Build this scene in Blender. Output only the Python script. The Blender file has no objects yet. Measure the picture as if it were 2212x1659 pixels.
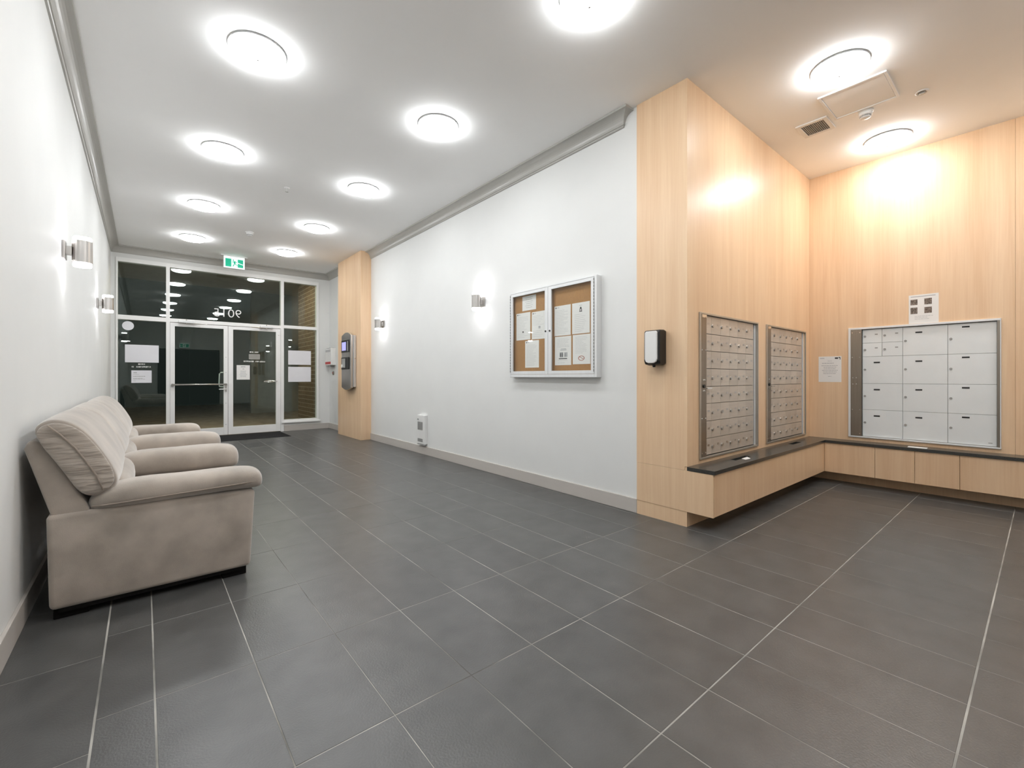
import bpy, bmesh, math, random
from mathutils import Vector, Matrix

random.seed(7)
scene = bpy.context.scene
COL = scene.collection

# ------------------------------------------------------------------ camera, world, exposure
F_PX, HORIZON, YAW, EYE = 958.0, 814.0, math.radians(39.7), 1.125
cam_d = bpy.data.cameras.new('camera')
cam_d.sensor_fit = 'HORIZONTAL'
cam_d.sensor_width = 36.0
cam_d.lens = F_PX / 2212.0 * 36.0
cam_d.shift_y = -(829.5 - HORIZON) / 2212.0
cam_d.clip_start = 0.05
cam = bpy.data.objects.new('camera', cam_d)
cam.location = (0, 0, EYE)
cam.rotation_euler = (math.radians(90), 0, -YAW)
COL.objects.link(cam)
scene.camera = cam

world = bpy.data.worlds.new('night_world')
scene.world = world
world.use_nodes = True
world.node_tree.nodes['Background'].inputs[0].default_value = (0.010, 0.013, 0.012, 1)
world.node_tree.nodes['Background'].inputs[1].default_value = 0.6

scene.view_settings.view_transform = 'Standard'
scene.view_settings.look = 'None'
scene.view_settings.gamma = 1.0
scene.view_settings.use_curve_mapping = False
scene.view_settings.exposure = 0.68
scene.cycles.use_denoising = True
scene.cycles.max_bounces = 10
scene.cycles.diffuse_bounces = 6
scene.cycles.glossy_bounces = 5
scene.cycles.transparent_max_bounces = 24
scene.cycles.sample_clamp_indirect = 8.0
scene.cycles.blur_glossy = 0.5
scene.cycles.caustics_reflective = False
scene.cycles.caustics_refractive = False

LAMP = 30.0          # radiance of the opal ceiling lamps
SCONCE = 16.0        # radiance of the wall lamp ends

# ------------------------------------------------------------------ helpers
WORLD = {}


def new_bm():
    return bmesh.new()


def box(bm, x0, x1, y0, y1, z0, z1):
    if x0 > x1: x0, x1 = x1, x0
    if y0 > y1: y0, y1 = y1, y0
    if z0 > z1: z0, z1 = z1, z0
    v = [bm.verts.new(p) for p in ((x0, y0, z0), (x1, y0, z0), (x1, y1, z0), (x0, y1, z0),
                                   (x0, y0, z1), (x1, y0, z1), (x1, y1, z1), (x0, y1, z1))]
    for f in ((0, 3, 2, 1), (4, 5, 6, 7), (0, 1, 5, 4), (1, 2, 6, 5), (2, 3, 7, 6), (3, 0, 4, 7)):
        bm.faces.new([v[i] for i in f])
    return bm


def bx(*a):
    return box(new_bm(), *a)


def rings(bm, rs, close=True, cap=True):
    """skin a list of vertex rings (lists of points, equal length)"""
    vr = [[bm.verts.new(p) for p in r] for r in rs]
    n = len(rs[0])
    for a, b in zip(vr[:-1], vr[1:]):
        for i in range(n if close else n - 1):
            j = (i + 1) % n
            bm.faces.new((a[i], a[j], b[j], b[i]))
    if cap:
        bm.faces.new(list(reversed(vr[0])))
        bm.faces.new(vr[-1])
    bmesh.ops.recalc_face_normals(bm, faces=bm.faces)
    return bm


def prism(bm, pts, axis, a, b):
    """extrude a 2D polygon along an axis; pts are the other two coordinates in xyz order"""
    def p3(p, t):
        return {'x': (t, p[0], p[1]), 'y': (p[0], t, p[1]), 'z': (p[0], p[1], t)}[axis]
    return rings(bm, [[p3(p, a) for p in pts], [p3(p, b) for p in pts]])


def tube(bm, path, r, n=10):
    path = [Vector(p) for p in path]
    rs = []
    for i, p in enumerate(path):
        d = (path[min(i + 1, len(path) - 1)] - path[max(i - 1, 0)]).normalized()
        up = Vector((0, 0, 1)) if abs(d.z) < 0.9 else Vector((1, 0, 0))
        s = d.cross(up).normalized()
        t = s.cross(d).normalized()
        rs.append([p + s * (r * math.cos(2 * math.pi * k / n)) + t * (r * math.sin(2 * math.pi * k / n)) for k in range(n)])
    return rings(bm, rs)


def lathe(bm, c, prof, n=40, a0=0.0, a1=2 * math.pi):
    """revolve (radius, z) pairs around the vertical through c"""
    full = abs(a1 - a0 - 2 * math.pi) < 1e-6
    m = n if full else n + 1
    rs = []
    for r, z in prof:
        rs.append([(c[0] + r * math.cos(a0 + (a1 - a0) * k / n), c[1] + r * math.sin(a0 + (a1 - a0) * k / n), c[2] + z) for k in range(m)])
    ends = full and (prof[0][0] < 0.01 or prof[-1][0] < 0.01)      # open rings (tyres) get no discs
    if full and not ends:
        rs.append(rs[0])
    return rings(bm, rs, close=full, cap=ends)


def obj(name, bm, material, parent=None, smooth=False, bevel=0.0, seg=2, subsurf=0):
    """link the bmesh (world coordinates) as one mesh object, origin at its base centre"""
    co = [v.co for v in bm.verts]
    lo = Vector([min(c[i] for c in co) for i in range(3)])
    hi = Vector([max(c[i] for c in co) for i in range(3)])
    o3 = Vector(((lo.x + hi.x) / 2, (lo.y + hi.y) / 2, lo.z))
    bmesh.ops.translate(bm, verts=bm.verts, vec=-o3)
    me = bpy.data.meshes.new(name)
    bm.to_mesh(me)
    bm.free()
    if material is not None:
        me.materials.append(material)
    if smooth:
        for p in me.polygons:
            p.use_smooth = True
    o = inst(name, me, o3, parent)
    if bevel:
        m = o.modifiers.new('bevel', 'BEVEL')
        m.width = bevel
        m.segments = seg
        m.limit_method = 'ANGLE'
        m.angle_limit = math.radians(40)
        m.harden_normals = False
    if subsurf:
        m = o.modifiers.new('subsurf', 'SUBSURF')
        m.levels = subsurf
        m.render_levels = subsurf
    return o


def inst(name, me, loc, parent=None):
    o = bpy.data.objects.new(name, me)
    COL.objects.link(o)
    loc = Vector(loc)
    WORLD[o] = loc
    if parent is not None:
        o.parent = parent
        o.location = loc - WORLD[parent]
    else:
        o.location = loc
    return o


def tag(o, label, cat, group=None, kind=None):
    o['label'] = label
    if cat: o['category'] = cat
    if group: o['group'] = group
    if kind: o['kind'] = kind
    return o


def thing(name, loc, label, cat, group=None, kind=None):
    o = inst(name, None, loc)
    o.empty_display_size = 0.1
    return tag(o, label, cat, group, kind)


def copy_tree(o, world_loc, parent=None):
    c = o.copy()
    COL.objects.link(c)
    WORLD[c] = Vector(world_loc)
    if parent is not None:
        c.parent = parent
        c.location = WORLD[c] - WORLD[parent]
    else:
        c.location = WORLD[c]
    for ch in [x for x in bpy.data.objects if x.parent == o]:
        copy_tree(ch, WORLD[c] + (WORLD[ch] - WORLD[o]), c)
    return c


# ------------------------------------------------------------------ materials
def lin(r, g, b):
    def f(v):
        v /= 255.0
        return v / 12.92 if v <= 0.04045 else ((v + 0.055) / 1.055) ** 2.4
    return (f(r), f(g), f(b), 1.0)


def mat(name, col, rough=0.5, metal=0.0, spec=0.5, var=0.0, vscale=(8, 8, 8), bump=0.0, bscale=60.0,
        emit=0.0, emit_col=None, sheen=0.0, coat=0.0, rand=0.0, detail=4.0, bmap=None, bdist=0.01):
    m = bpy.data.materials.new(name)
    m.use_nodes = True
    nt = m.node_tree
    N, L = nt.nodes, nt.links
    p = N['Principled BSDF']
    p.inputs['Roughness'].default_value = rough
    p.inputs['Metallic'].default_value = metal
    p.inputs['Specular IOR Level'].default_value = spec
    p.inputs['Sheen Weight'].default_value = sheen
    p.inputs['Coat Weight'].default_value = coat
    p.inputs['Base Color'].default_value = col
    geo = N.new('ShaderNodeNewGeometry')
    out = None
    if var > 0:
        mp = N.new('ShaderNodeMapping')
        mp.inputs['Scale'].default_value = vscale
        L.new(geo.outputs['Position'], mp.inputs['Vector'])
        nz = N.new('ShaderNodeTexNoise')
        nz.inputs['Scale'].default_value = 1.0
        nz.inputs['Detail'].default_value = detail
        L.new(mp.outputs['Vector'], nz.inputs['Vector'])
        mr = N.new('ShaderNodeMapRange')
        mr.inputs['From Min'].default_value = 0.3
        mr.inputs['From Max'].default_value = 0.7
        mr.inputs['To Min'].default_value = 1 - var
        mr.inputs['To Max'].default_value = 1 + var
        L.new(nz.outputs['Fac'], mr.inputs['Value'])
        out = mr.outputs['Result']
    if rand > 0:
        oi = N.new('ShaderNodeObjectInfo')
        mr2 = N.new('ShaderNodeMapRange')
        mr2.inputs['To Min'].default_value = 1 - rand
        mr2.inputs['To Max'].default_value = 1 + rand
        L.new(oi.outputs['Random'], mr2.inputs['Value'])
        if out is None:
            out = mr2.outputs['Result']
        else:
            mu = N.new('ShaderNodeMath')
            mu.operation = 'MULTIPLY'
            L.new(out, mu.inputs[0])
            L.new(mr2.outputs['Result'], mu.inputs[1])
            out = mu.outputs[0]
    if out is not None:
        vm = N.new('ShaderNodeVectorMath')
        vm.operation = 'SCALE'
        vm.inputs[0].default_value = col[:3]
        L.new(out, vm.inputs['Scale'])
        L.new(vm.outputs['Vector'], p.inputs['Base Color'])
    if bump > 0:
        nb = N.new('ShaderNodeTexNoise')
        nb.inputs['Scale'].default_value = bscale if bmap is None else 1.0
        nb.inputs['Detail'].default_value = 3.0
        if bmap is None:
            L.new(geo.outputs['Position'], nb.inputs['Vector'])
        else:
            mb = N.new('ShaderNodeMapping')
            mb.inputs['Scale'].default_value = bmap
            L.new(geo.outputs['Position'], mb.inputs['Vector'])
            L.new(mb.outputs['Vector'], nb.inputs['Vector'])
        bp = N.new('ShaderNodeBump')
        bp.inputs['Strength'].default_value = bump
        bp.inputs['Distance'].default_value = bdist
        L.new(nb.outputs['Fac'], bp.inputs['Height'])
        L.new(bp.outputs['Normal'], p.inputs['Normal'])
    if emit > 0:
        p.inputs['Emission Color'].default_value = emit_col or col
        p.inputs['Emission Strength'].default_value = emit
    return m


def wood_mat(name, light, dark, rough=0.34):
    m = bpy.data.materials.new(name)
    m.use_nodes = True
    nt = m.node_tree
    N, L = nt.nodes, nt.links
    p = N['Principled BSDF']
    geo = N.new('ShaderNodeNewGeometry')

    def noise(scale, det):
        mp = N.new('ShaderNodeMapping')
        mp.inputs['Scale'].default_value = scale
        L.new(geo.outputs['Position'], mp.inputs['Vector'])
        nz = N.new('ShaderNodeTexNoise')
        nz.inputs['Scale'].default_value = 1.0
        nz.inputs['Detail'].default_value = det
        nz.inputs['Distortion'].default_value = 0.4
        L.new(mp.outputs['Vector'], nz.inputs['Vector'])
        return nz.outputs['Fac']
    a = noise((9, 9, 0.55), 3)
    b = noise((70, 70, 2.2), 3)
    mx = N.new('ShaderNodeMath')
    mx.operation = 'MULTIPLY_ADD'
    mx.inputs[1].default_value = 0.6
    L.new(a, mx.inputs[0])
    m2 = N.new('ShaderNodeMath')
    m2.operation = 'MULTIPLY'
    m2.inputs[1].default_value = 0.4
    L.new(b, m2.inputs[0])
    L.new(m2.outputs[0], mx.inputs[2])
    cr = N.new('ShaderNodeValToRGB')
    cr.color_ramp.elements[0].position = 0.34
    cr.color_ramp.elements[0].color = dark
    cr.color_ramp.elements[1].position = 0.66
    cr.color_ramp.elements[1].color = light
    L.new(mx.outputs[0], cr.inputs['Fac'])
    L.new(cr.outputs['Color'], p.inputs['Base Color'])
    p.inputs['Roughness'].default_value = rough
    p.inputs['Specular IOR Level'].default_value = 0.5
    return m


def glass_mat(name, tint=(0.93, 0.97, 0.95, 1), ior=1.5):
    m = bpy.data.materials.new(name)
    m.use_nodes = True
    nt = m.node_tree
    N, L = nt.nodes, nt.links
    N.remove(N['Principled BSDF'])
    tr = N.new('ShaderNodeBsdfTransparent')
    tr.inputs['Color'].default_value = tint
    gl = N.new('ShaderNodeBsdfGlossy')
    gl.inputs['Roughness'].default_value = 0.0
    gl.inputs['Color'].default_value = (0.93, 1.0, 0.96, 1)
    lw = N.new('ShaderNodeLayerWeight')          # Schlick reflectance of one glass surface
    lw.inputs['Blend'].default_value = 0.5
    pw = N.new('ShaderNodeMath')
    pw.operation = 'POWER'
    pw.inputs[1].default_value = 5.0
    L.new(lw.outputs['Facing'], pw.inputs[0])
    f0 = ((ior - 1) / (ior + 1)) ** 2
    fr = N.new('ShaderNodeMath')
    fr.operation = 'MULTIPLY_ADD'
    fr.inputs[1].default_value = 1 - f0
    fr.inputs[2].default_value = f0
    L.new(pw.outputs[0], fr.inputs[0])
    mx = N.new('ShaderNodeMixShader')
    L.new(fr.outputs[0], mx.inputs[0])
    L.new(tr.outputs[0], mx.inputs[1])
    L.new(gl.outputs[0], mx.inputs[2])
    L.new(mx.outputs[0], N['Material Output'].inputs['Surface'])
    return m


M = {}
M['wall'] = mat('grey_wall_paint', (0.765, 0.770, 0.758, 1), 0.62, spec=0.15, var=0.012, vscale=(3, 3, 3), bump=0.03, bscale=180)
M['ceiling'] = mat('ceiling_paint', (0.92, 0.92, 0.915, 1), 0.85, spec=0.2, var=0.01, vscale=(2, 2, 2), bump=0.04, bscale=220)
M['greige'] = mat('greige_paint_shaded', (0.44, 0.43, 0.40, 1), 0.33, spec=0.5, var=0.015, vscale=(4, 4, 4))  # crown colour darkened for the shade on its downward faces
M['base'] = mat('baseboard_paint', (0.55, 0.515, 0.48, 1), 0.42, spec=0.4, var=0.02, vscale=(5, 5, 20))
M['wood'] = wood_mat('maple_veneer', (0.83, 0.605, 0.395, 1), (0.74, 0.50, 0.305, 1))
M['wood_edge'] = mat('maple_edge', (0.60, 0.43, 0.27, 1), 0.5, var=0.05, vscale=(20, 20, 4))
M['tile'] = mat('charcoal_tile', (0.078, 0.078, 0.076, 1), 0.33, spec=0.6, var=0.16, vscale=(7, 7, 7), bump=0.10, bscale=140, rand=0.06, detail=8)
M['grout'] = mat('grout', (0.32, 0.31, 0.285, 1), 0.9, spec=0.1, var=0.6, vscale=(2.5, 2.5, 2.5))
M['white_alu'] = mat('white_aluminium', (0.88, 0.88, 0.87, 1), 0.38, spec=0.4, var=0.01)
M['alu'] = mat('satin_aluminium', (0.66, 0.67, 0.68, 1), 0.38, metal=0.75, var=0.03, vscale=(40, 40, 2))
M['alu_light'] = mat('anodised_frame', (0.76, 0.77, 0.775, 1), 0.42, metal=0.15, var=0.02, vscale=(40, 40, 2))
M['steel'] = mat('brushed_steel', (0.62, 0.565, 0.50, 1), 0.38, metal=0.45, var=0.05, vscale=(6, 6, 60), rand=0.07)
M['strip'] = mat('dark_steel_strip', (0.30, 0.265, 0.225, 1), 0.30, metal=0.9, var=0.06, vscale=(60, 60, 3))
M['bank_frame'] = mat('mailbox_frame_metal', (0.52, 0.49, 0.44, 1), 0.30, metal=0.8, var=0.04, vscale=(40, 40, 3))
M['chrome'] = mat('polished_chrome', (0.82, 0.81, 0.80, 1), 0.12, metal=1.0, var=0.01)
M['nickel'] = mat('brushed_nickel', (0.55, 0.53, 0.51, 1), 0.28, metal=1.0, var=0.05, vscale=(90, 90, 3))
M['locker'] = mat('grey_locker_enamel', (0.79, 0.82, 0.825, 1), 0.4, spec=0.4, var=0.015, rand=0.015)
M['black'] = mat('black_plastic', (0.012, 0.012, 0.012, 1), 0.4, var=0.1)
M['void'] = mat('dark_void', (0.008, 0.008, 0.008, 1), 0.9, var=0.1)
M['granite'] = mat('dark_polished_stone', (0.045, 0.044, 0.040, 1), 0.24, spec=0.6, var=0.4, vscale=(180, 180, 180))
M['fabric'] = mat('taupe_suede', (0.395, 0.345, 0.298, 1), 0.95, spec=0.12, var=0.26, vscale=(4.5, 4.5, 4.5), bump=0.10, bscale=260, sheen=0.7, detail=7)
M['pleat'] = mat('pleated_suede', (0.395, 0.345, 0.298, 1), 0.95, spec=0.12, var=0.16, vscale=(7, 7, 7), bump=0.75, bmap=(4, 4, 26), sheen=0.7, bdist=0.035)
M['welt'] = mat('suede_welt', (0.34, 0.285, 0.24, 1), 0.95, spec=0.1, var=0.1, vscale=(40, 40, 40), sheen=0.3)
M['leg'] = mat('black_sofa_leg', (0.008, 0.0075, 0.007, 1), 0.8, spec=0.1, var=0.1)
M['mat_rug'] = mat('entrance_mat_fibre', (0.030, 0.030, 0.032, 1), 0.95, spec=0.1, var=0.3, vscale=(160, 160, 160), bump=0.6, bscale=400)
M['cork'] = mat('cork', (0.42, 0.225, 0.095, 1), 0.9, spec=0.1, var=0.10, vscale=(70, 70, 70), bump=0.15, bscale=220)
M['paper'] = mat('white_paper', (0.83, 0.82, 0.80, 1), 0.8, spec=0.2, var=0.01)
M['paper_cool'] = mat('cool_paper', (0.80, 0.80, 0.84, 1), 0.8, spec=0.2, var=0.01)
M['ink'] = mat('grey_ink', (0.50, 0.50, 0.51, 1), 0.8, spec=0.2, var=0.2, vscale=(400, 400, 400))
M['ink_dark'] = mat('dark_ink', (0.045, 0.043, 0.045, 1), 0.8, spec=0.2, var=0.2, vscale=(300, 300, 300))
M['ink_photo'] = mat('printed_photo_ink', (0.19, 0.155, 0.13, 1), 0.7, spec=0.2, var=0.7, vscale=(90, 90, 70))
M['ink_red'] = mat('red_ink', (0.45, 0.16, 0.11, 1), 0.7, spec=0.2, var=0.1)
M['vinyl'] = mat('white_vinyl', (0.85, 0.85, 0.84, 1), 0.5, spec=0.3, var=0.01)
M['plastic'] = mat('white_plastic', (0.78, 0.78, 0.77, 1), 0.4, spec=0.4, var=0.01)
M['grille'] = mat('grey_grille', (0.33, 0.33, 0.32, 1), 0.6, var=0.1)
M['red'] = mat('red_label', (0.50, 0.035, 0.035, 1), 0.5, var=0.1)
M['lamp'] = mat('lit_opal_glass', (0.9, 0.9, 0.9, 1), 0.4, emit=LAMP, emit_col=(0.965, 0.985, 1.0, 1), var=0.0)
M['sconce'] = mat('lit_frosted_glass', (0.9, 0.9, 0.9, 1), 0.4, emit=SCONCE, emit_col=(1.0, 0.97, 1.0, 1))
M['lamp_ring'] = mat('shade_grey_lamp_ring', (0.30, 0.30, 0.298, 1), 0.6, spec=0.2, var=0.05)  # ring's grey stands in for the shaded gap at the ceiling
M['downlight'] = mat('added_light_lens', (0.9, 0.85, 0.75, 1), 0.4, emit=105.0, emit_col=(1.0, 0.84, 0.62, 1))  # glow of the lamps added under the canopy
M['green'] = mat('lit_green_sign', (0.0, 0.30, 0.17, 1), 0.4, emit=0.30, emit_col=(0.0, 0.50, 0.29, 1))
M['sign_white'] = mat('lit_white_sign', (0.75, 0.85, 0.82, 1), 0.4, emit=0.45, emit_col=(0.70, 1.0, 0.93, 1))
M['screen'] = mat('lit_blue_screen', (0.2, 0.2, 0.5, 1), 0.2, emit=0.55, emit_col=(0.42, 0.42, 0.95, 1))
M['glass'] = glass_mat('window_glass', (0.90, 0.95, 0.92, 1))
M['glass_thin'] = glass_mat('cabinet_glass', (0.99, 0.995, 0.99, 1), 1.35)
M['brick'] = mat('brown_brick', (0.16, 0.115, 0.075, 1), 0.9, var=0.3, vscale=(14, 14, 30), bump=0.3, bscale=120)
M['mortar'] = mat('mortar', (0.42, 0.37, 0.29, 1), 0.95, var=0.15, vscale=(30, 30, 30))
M['concrete'] = mat('outdoor_concrete', (0.40, 0.32, 0.25, 1), 0.9, var=0.25, vscale=(5, 5, 5), bump=0.2, bscale=90, detail=8)
M['stucco'] = mat('grey_stucco', (0.34, 0.335, 0.31, 1), 0.9, var=0.08, vscale=(6, 6, 6))
M['dark_door'] = mat('dark_lift_door', (0.02, 0.022, 0.022, 1), 0.35, var=0.2, vscale=(3, 3, 3))
M['sprinkler'] = mat('sprinkler_metal', (0.5, 0.5, 0.48, 1), 0.4, metal=0.6, var=0.05)

# ------------------------------------------------------------------ room dimensions (metres)
XL, XR, XA, YA, YD, YB, H = -0.43, 3.14, 5.80, 1.714, 10.08, -2.2, 3.36
XW = 3.125                        # face of the maple pillar beside the grey wall

# ------------------------------------------------------------------ floor and tiles
floor = obj('floor', bx(XL - 0.1, XA + 0.2, YB - 0.1, YD + 0.1, -0.06, -0.0010), M['grout'])
tag(floor, 'floor of large charcoal rectangular tiles with pale grout lines', 'floor', kind='structure')


def proj(x, y, z=0.0):
    fw = x * math.sin(YAW) + y * math.cos(YAW)
    r = x * math.cos(YAW) - y * math.sin(YAW)
    return fw, 1106 + F_PX * r / max(fw, 1e-3), HORIZON - F_PX * (z - EYE) / max(fw, 1e-3)


XJ = [XL - 0.05, -0.124] + [0.03 + 0.3065 * i for i in range(20)]
YJ = [0.17 + 0.6067 * j for j in range(-5, 18)]
YJ_OFF = [2.433 + 0.6067 * j for j in range(-9, 14)]
WIDE_X = {-0.124: 0.0065, 0.03: 0.006}


def xgap(x):
    for k, w in WIDE_X.items():
        if abs(x - k) < 0.01: return w
    i = round((x - 0.03) / 0.3065)
    return {1: 0.0045, 4: 0.0042, 5: 0.004, 6: 0.0045, 7: 0.0036, 3: 0.0036, 8: 0.0036}.get(i, 0.0028)


def ygap(y):
    j = round((y - 0.17) / 0.6067)
    return {0: 0.0065, 1: 0.005, 2: 0.0045, 3: 0.0035}.get(j, 0.0026)


cells = []
for i in range(len(XJ) - 1):
    yj = YJ_OFF if i == 0 else YJ
    for j in range(len(yj) - 1):
        x0, x1, y0, y1 = XJ[i], XJ[i + 1], yj[j], yj[j + 1]
        if y1 < YB or y0 > YD: continue
        if y0 > YA and x0 > XR: continue
        if x0 > XA: continue
        x1 = min(x1, XA + 0.05)
        g = xgap
        gy = (lambda v: 0.003) if i == 0 else ygap
        c = (x0 + g(x0) / 2, x1 - g(x1) / 2, max(y0 + gy(y0) / 2, YB - 0.05), min(y1 - gy(y1) / 2, YD + 0.05))
        cells.append(c)


def px_area(c):
    pts = []
    for x, y in ((c[0], c[2]), (c[1], c[2]), (c[1], c[3]), (c[0], c[3])):
        fw, u, v = proj(x, y)
        if fw < 0.3: return 0.0
        pts.append((min(max(u, 0), 2212), min(max(v, 0), 1659)))
    return abs(sum(pts[k][0] * pts[(k + 1) % 4][1] - pts[(k + 1) % 4][0] * pts[k][1] for k in range(4)) / 2)


cells.sort(key=px_area, reverse=True)
tile_mesh = {}


def tile_bm(bm, w, l, cx=0.0, cy=0.0):
    b = 0.0007
    rs = []
    for ins, z in ((0, -0.009), (0, -b), (b, 0.0)):
        rs.append([(cx - w / 2 + ins, cy - l / 2 + ins, z), (cx + w / 2 - ins, cy - l / 2 + ins, z),
                   (cx + w / 2 - ins, cy + l / 2 - ins, z), (cx - w / 2 + ins, cy + l / 2 - ins, z)])
    return rings(bm, rs)


rest = new_bm()
for k, c in enumerate(cells):
    w, l = round(c[1] - c[0], 4), round(c[3] - c[2], 4)
    cx, cy = (c[0] + c[1]) / 2, (c[2] + c[3]) / 2
    if k < 300 and px_area(c) > 30:
        if (w, l) not in tile_mesh:
            b = tile_bm(new_bm(), w, l)
            me = bpy.data.meshes.new('floor_tile')
            b.to_mesh(me)
            b.free()
            me.materials.append(M['tile'])
            tile_mesh[(w, l)] = me
        inst('floor_tile', tile_mesh[(w, l)], (cx, cy, 0), floor)
    else:
        tile_bm(rest, w, l, cx, cy)
o = obj('floor_tile', rest, M['tile'], floor)
o['kind'] = 'stuff'

# ------------------------------------------------------------------ ceiling and plain walls
tag(obj('ceiling', bx(XL - 0.1, XA + 0.2, YB - 0.1, YD + 0.12, H, H + 0.1), M['ceiling']),
    'flat off-white painted lobby ceiling', 'ceiling', kind='structure')
tag(obj('wall_left', bx(XL - 0.1, XL, YB, YD, 0, H), M['wall']), 'long light grey wall behind the sofa', 'wall', kind='structure')
tag(obj('wall_right', bx(XR, XR + 0.1, 2.155, YD, 0, H), M['wall']), 'light grey wall carrying the notice cabinet', 'wall', kind='structure')
fw_ = new_bm()
box(fw_, XL, -0.365, YD, YD + 0.10, 0, H)
box(fw_, 2.915, XR, YD, YD + 0.10, 0, H)
box(fw_, -0.365, 2.915, YD, YD + 0.10, 3.165, H)
box(fw_, -0.365, 0.34, YD, YD + 0.10, 0, 0.17)
box(fw_, 2.19, 2.915, YD, YD + 0.10, 0, 0.17)
tag(obj('wall_front', fw_, M['wall']), 'grey end wall framing the glazed entrance doors', 'wall', kind='structure')
tag(obj('wall_rear', bx(XL, XA, YB - 0.1, YB, 0, H), M['wall']), 'grey wall behind the camera seen only in the glass', 'wall', kind='structure')

# ------------------------------------------------------------------ maple clad walls
def holed(bm, plane, at0, at1, u0, u1, z0, z1, hole=None):
    def b(a0, a1, c0, c1):
        if plane == 'y': box(bm, a0, a1, at0, at1, c0, c1)
        else: box(bm, at0, at1, a0, a1, c0, c1)
    if hole is None:
        b(u0, u1, z0, z1)
        return bm
    h0, h1, k0, k1 = hole
    # one continuous sheet with an opening: build as ring with shared corners
    def P(u, z, t): return (u, t, z) if plane == 'y' else (t, u, z)
    out = [(u0, z0), (u1, z0), (u1, z1), (u0, z1)]
    inn = [(h0, k0), (h1, k0), (h1, k1), (h0, k1)]
    rs = [[P(*p, at0) for p in out], [P(*p, at1) for p in out], [P(*p, at1) for p in inn], [P(*p, at0) for p in inn], ]
    vr = [[bm.verts.new(p) for p in r] for r in rs]
    for a, bb in zip(vr, vr[1:] + vr[:1]):
        for i in range(4):
            j = (i + 1) % 4
            bm.faces.new((a[i], a[j], bb[j], bb[i]))
    bmesh.ops.recalc_face_normals(bm, faces=bm.faces)
    return bm


G = 0.0006
wa = obj('wall_alcove', bx(XW + 0.03, XA + 0.2, YA + 0.10, YA + 0.2, 0, H), M['wood_edge'])
tag(wa, 'maple clad wall holding the two steel mailbox banks', 'wall', kind='structure')
obj('wood_panel', holed(new_bm(), 'y', YA, YA + 0.02, XW + 0.0, 4.406 - G, 0.4515, H, (3.318, 4.372, 0.492, 1.618)), M['wood'], wa)
obj('wood_panel', holed(new_bm(), 'y', YA, YA + 0.02, 4.406 + G, XA, 0.4515, H, (4.597, 5.642, 0.492, 1.618)), M['wood'], wa)
obj('kick_panel', bx(XW + 0.003, XA, YA + 0.004, YA + 0.02, 0, 0.4495), M['wood'], wa)
pil = obj('wall_pillar', bx(XW + 0.022, XW + 0.028, YA + 0.02, 2.154, 0, H), M['wood_edge'])
tag(pil, 'maple clad wall end with the hand soap dispenser', 'wall', kind='structure')
obj('wood_panel', bx(XW, XW + 0.02, YA + 0.0203, 2.155, 0.4245, H), M['wood'], pil)
obj('kick_panel', bx(XW + 0.003, XW + 0.02, YA + 0.0203, 2.155, 0, 0.1125), M['wood'], pil)
wr = obj('wall_alcove_right', bx(XA + 0.10, XA + 0.2, YB, YA + 0.1, 0, H), M['wood_edge'])
tag(wr, 'maple clad wall holding the grey parcel lockers', 'wall', kind='structure')
obj('wood_panel', holed(new_bm(), 'x', XA, XA + 0.02, 0.170 + G, YA - 0.0005, 0.4515, H, (0.262, 1.336, 0.498, 1.63)), M['wood'], wr)
for y1, y0 in ((0.170 - G, -1.05 + G), (-1.05 - G, YB)):
    obj('wood_panel', bx(XA, XA + 0.02, y0, y1, 0.4515, H), M['wood'], wr)
obj('kick_panel', bx(XA + 0.004, XA + 0.02, YB, YA, 0, 0.4495), M['wood'], wr)

# far maple pillar with the intercom
pf = thing('wall_pillar', (2.95, 8.3, 0), 'maple clad pillar near the entrance doors', 'pillar', kind='structure')
pb = new_bm()
box(pb, 2.95, XR, 7.74, 8.93, 0, H)
obj('wood_panel', pb, M['wood'], pf, bevel=0.003)

# ------------------------------------------------------------------ crown mouldings and baseboards
PROF = [(0, 3.240), (0.012, 3.240), (0.016, 3.246), (0.016, 3.256), (0.022, 3.257)]
PROF += [(0.100 - 0.078 * math.cos(t * math.pi / 16), 3.259 + 0.083 * math.sin(t * math.pi / 16)) for t in range(9)]
PROF += [(0.106, 3.343), (0.106, H), (0, H)]


def crown(name, stations, label):
    o = obj(name, rings(new_bm(), [[s(d, z) for d, z in PROF] for s in stations]), M['greige'])
    tag(o, label, 'moulding', kind='structure')


crown('trim_1', [lambda d, z: (XL + d, YB, z), lambda d, z: (XL + d, YD - d, z)], 'greige crown moulding along the left wall')
crown('trim_2', [lambda d, z: (XL + d, YD - d, z), lambda d, z: (XR - d, YD - d, z)], 'greige crown moulding above the entrance doors')
crown('trim_3', [lambda d, z: (XR - d, YD - d, z), lambda d, z: (XR - d, 8.93, z)], 'short greige crown moulding between doors and far pillar')
crown('trim_4', [lambda d, z: (XR - d, 7.74, z), lambda d, z: (XR - d, 2.302 - d, z), lambda d, z: (XR, 2.302 - d, z)],
      'long greige crown moulding above the notice cabinet')

BB = 0.118


def baseboard(name, args, label):
    tag(obj(name, bx(*args), M['base'], bevel=0.003), label, 'baseboard', kind='structure')


baseboard('baseboard_left', (XL, XL + 0.015, YB, YD, 0, BB), 'greige baseboard along the left wall')
baseboard('baseboard_right', (XR - 0.015, XR, 2.156, 7.74, 0, BB), 'greige baseboard under the notice cabinet wall')
baseboard('baseboard_far_right', (XR - 0.015, XR, 8.931, YD, 0, BB), 'greige baseboard between far pillar and door wall')
baseboard('baseboard_front', (2.235, XR - 0.015, YD - 0.015, YD, 0, BB), 'greige baseboard under the right sidelight')
baseboard('baseboard_front_left', (XL + 0.015, 0.33, YD - 0.015, YD, 0, BB), 'greige baseboard under the left sidelight')

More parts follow.
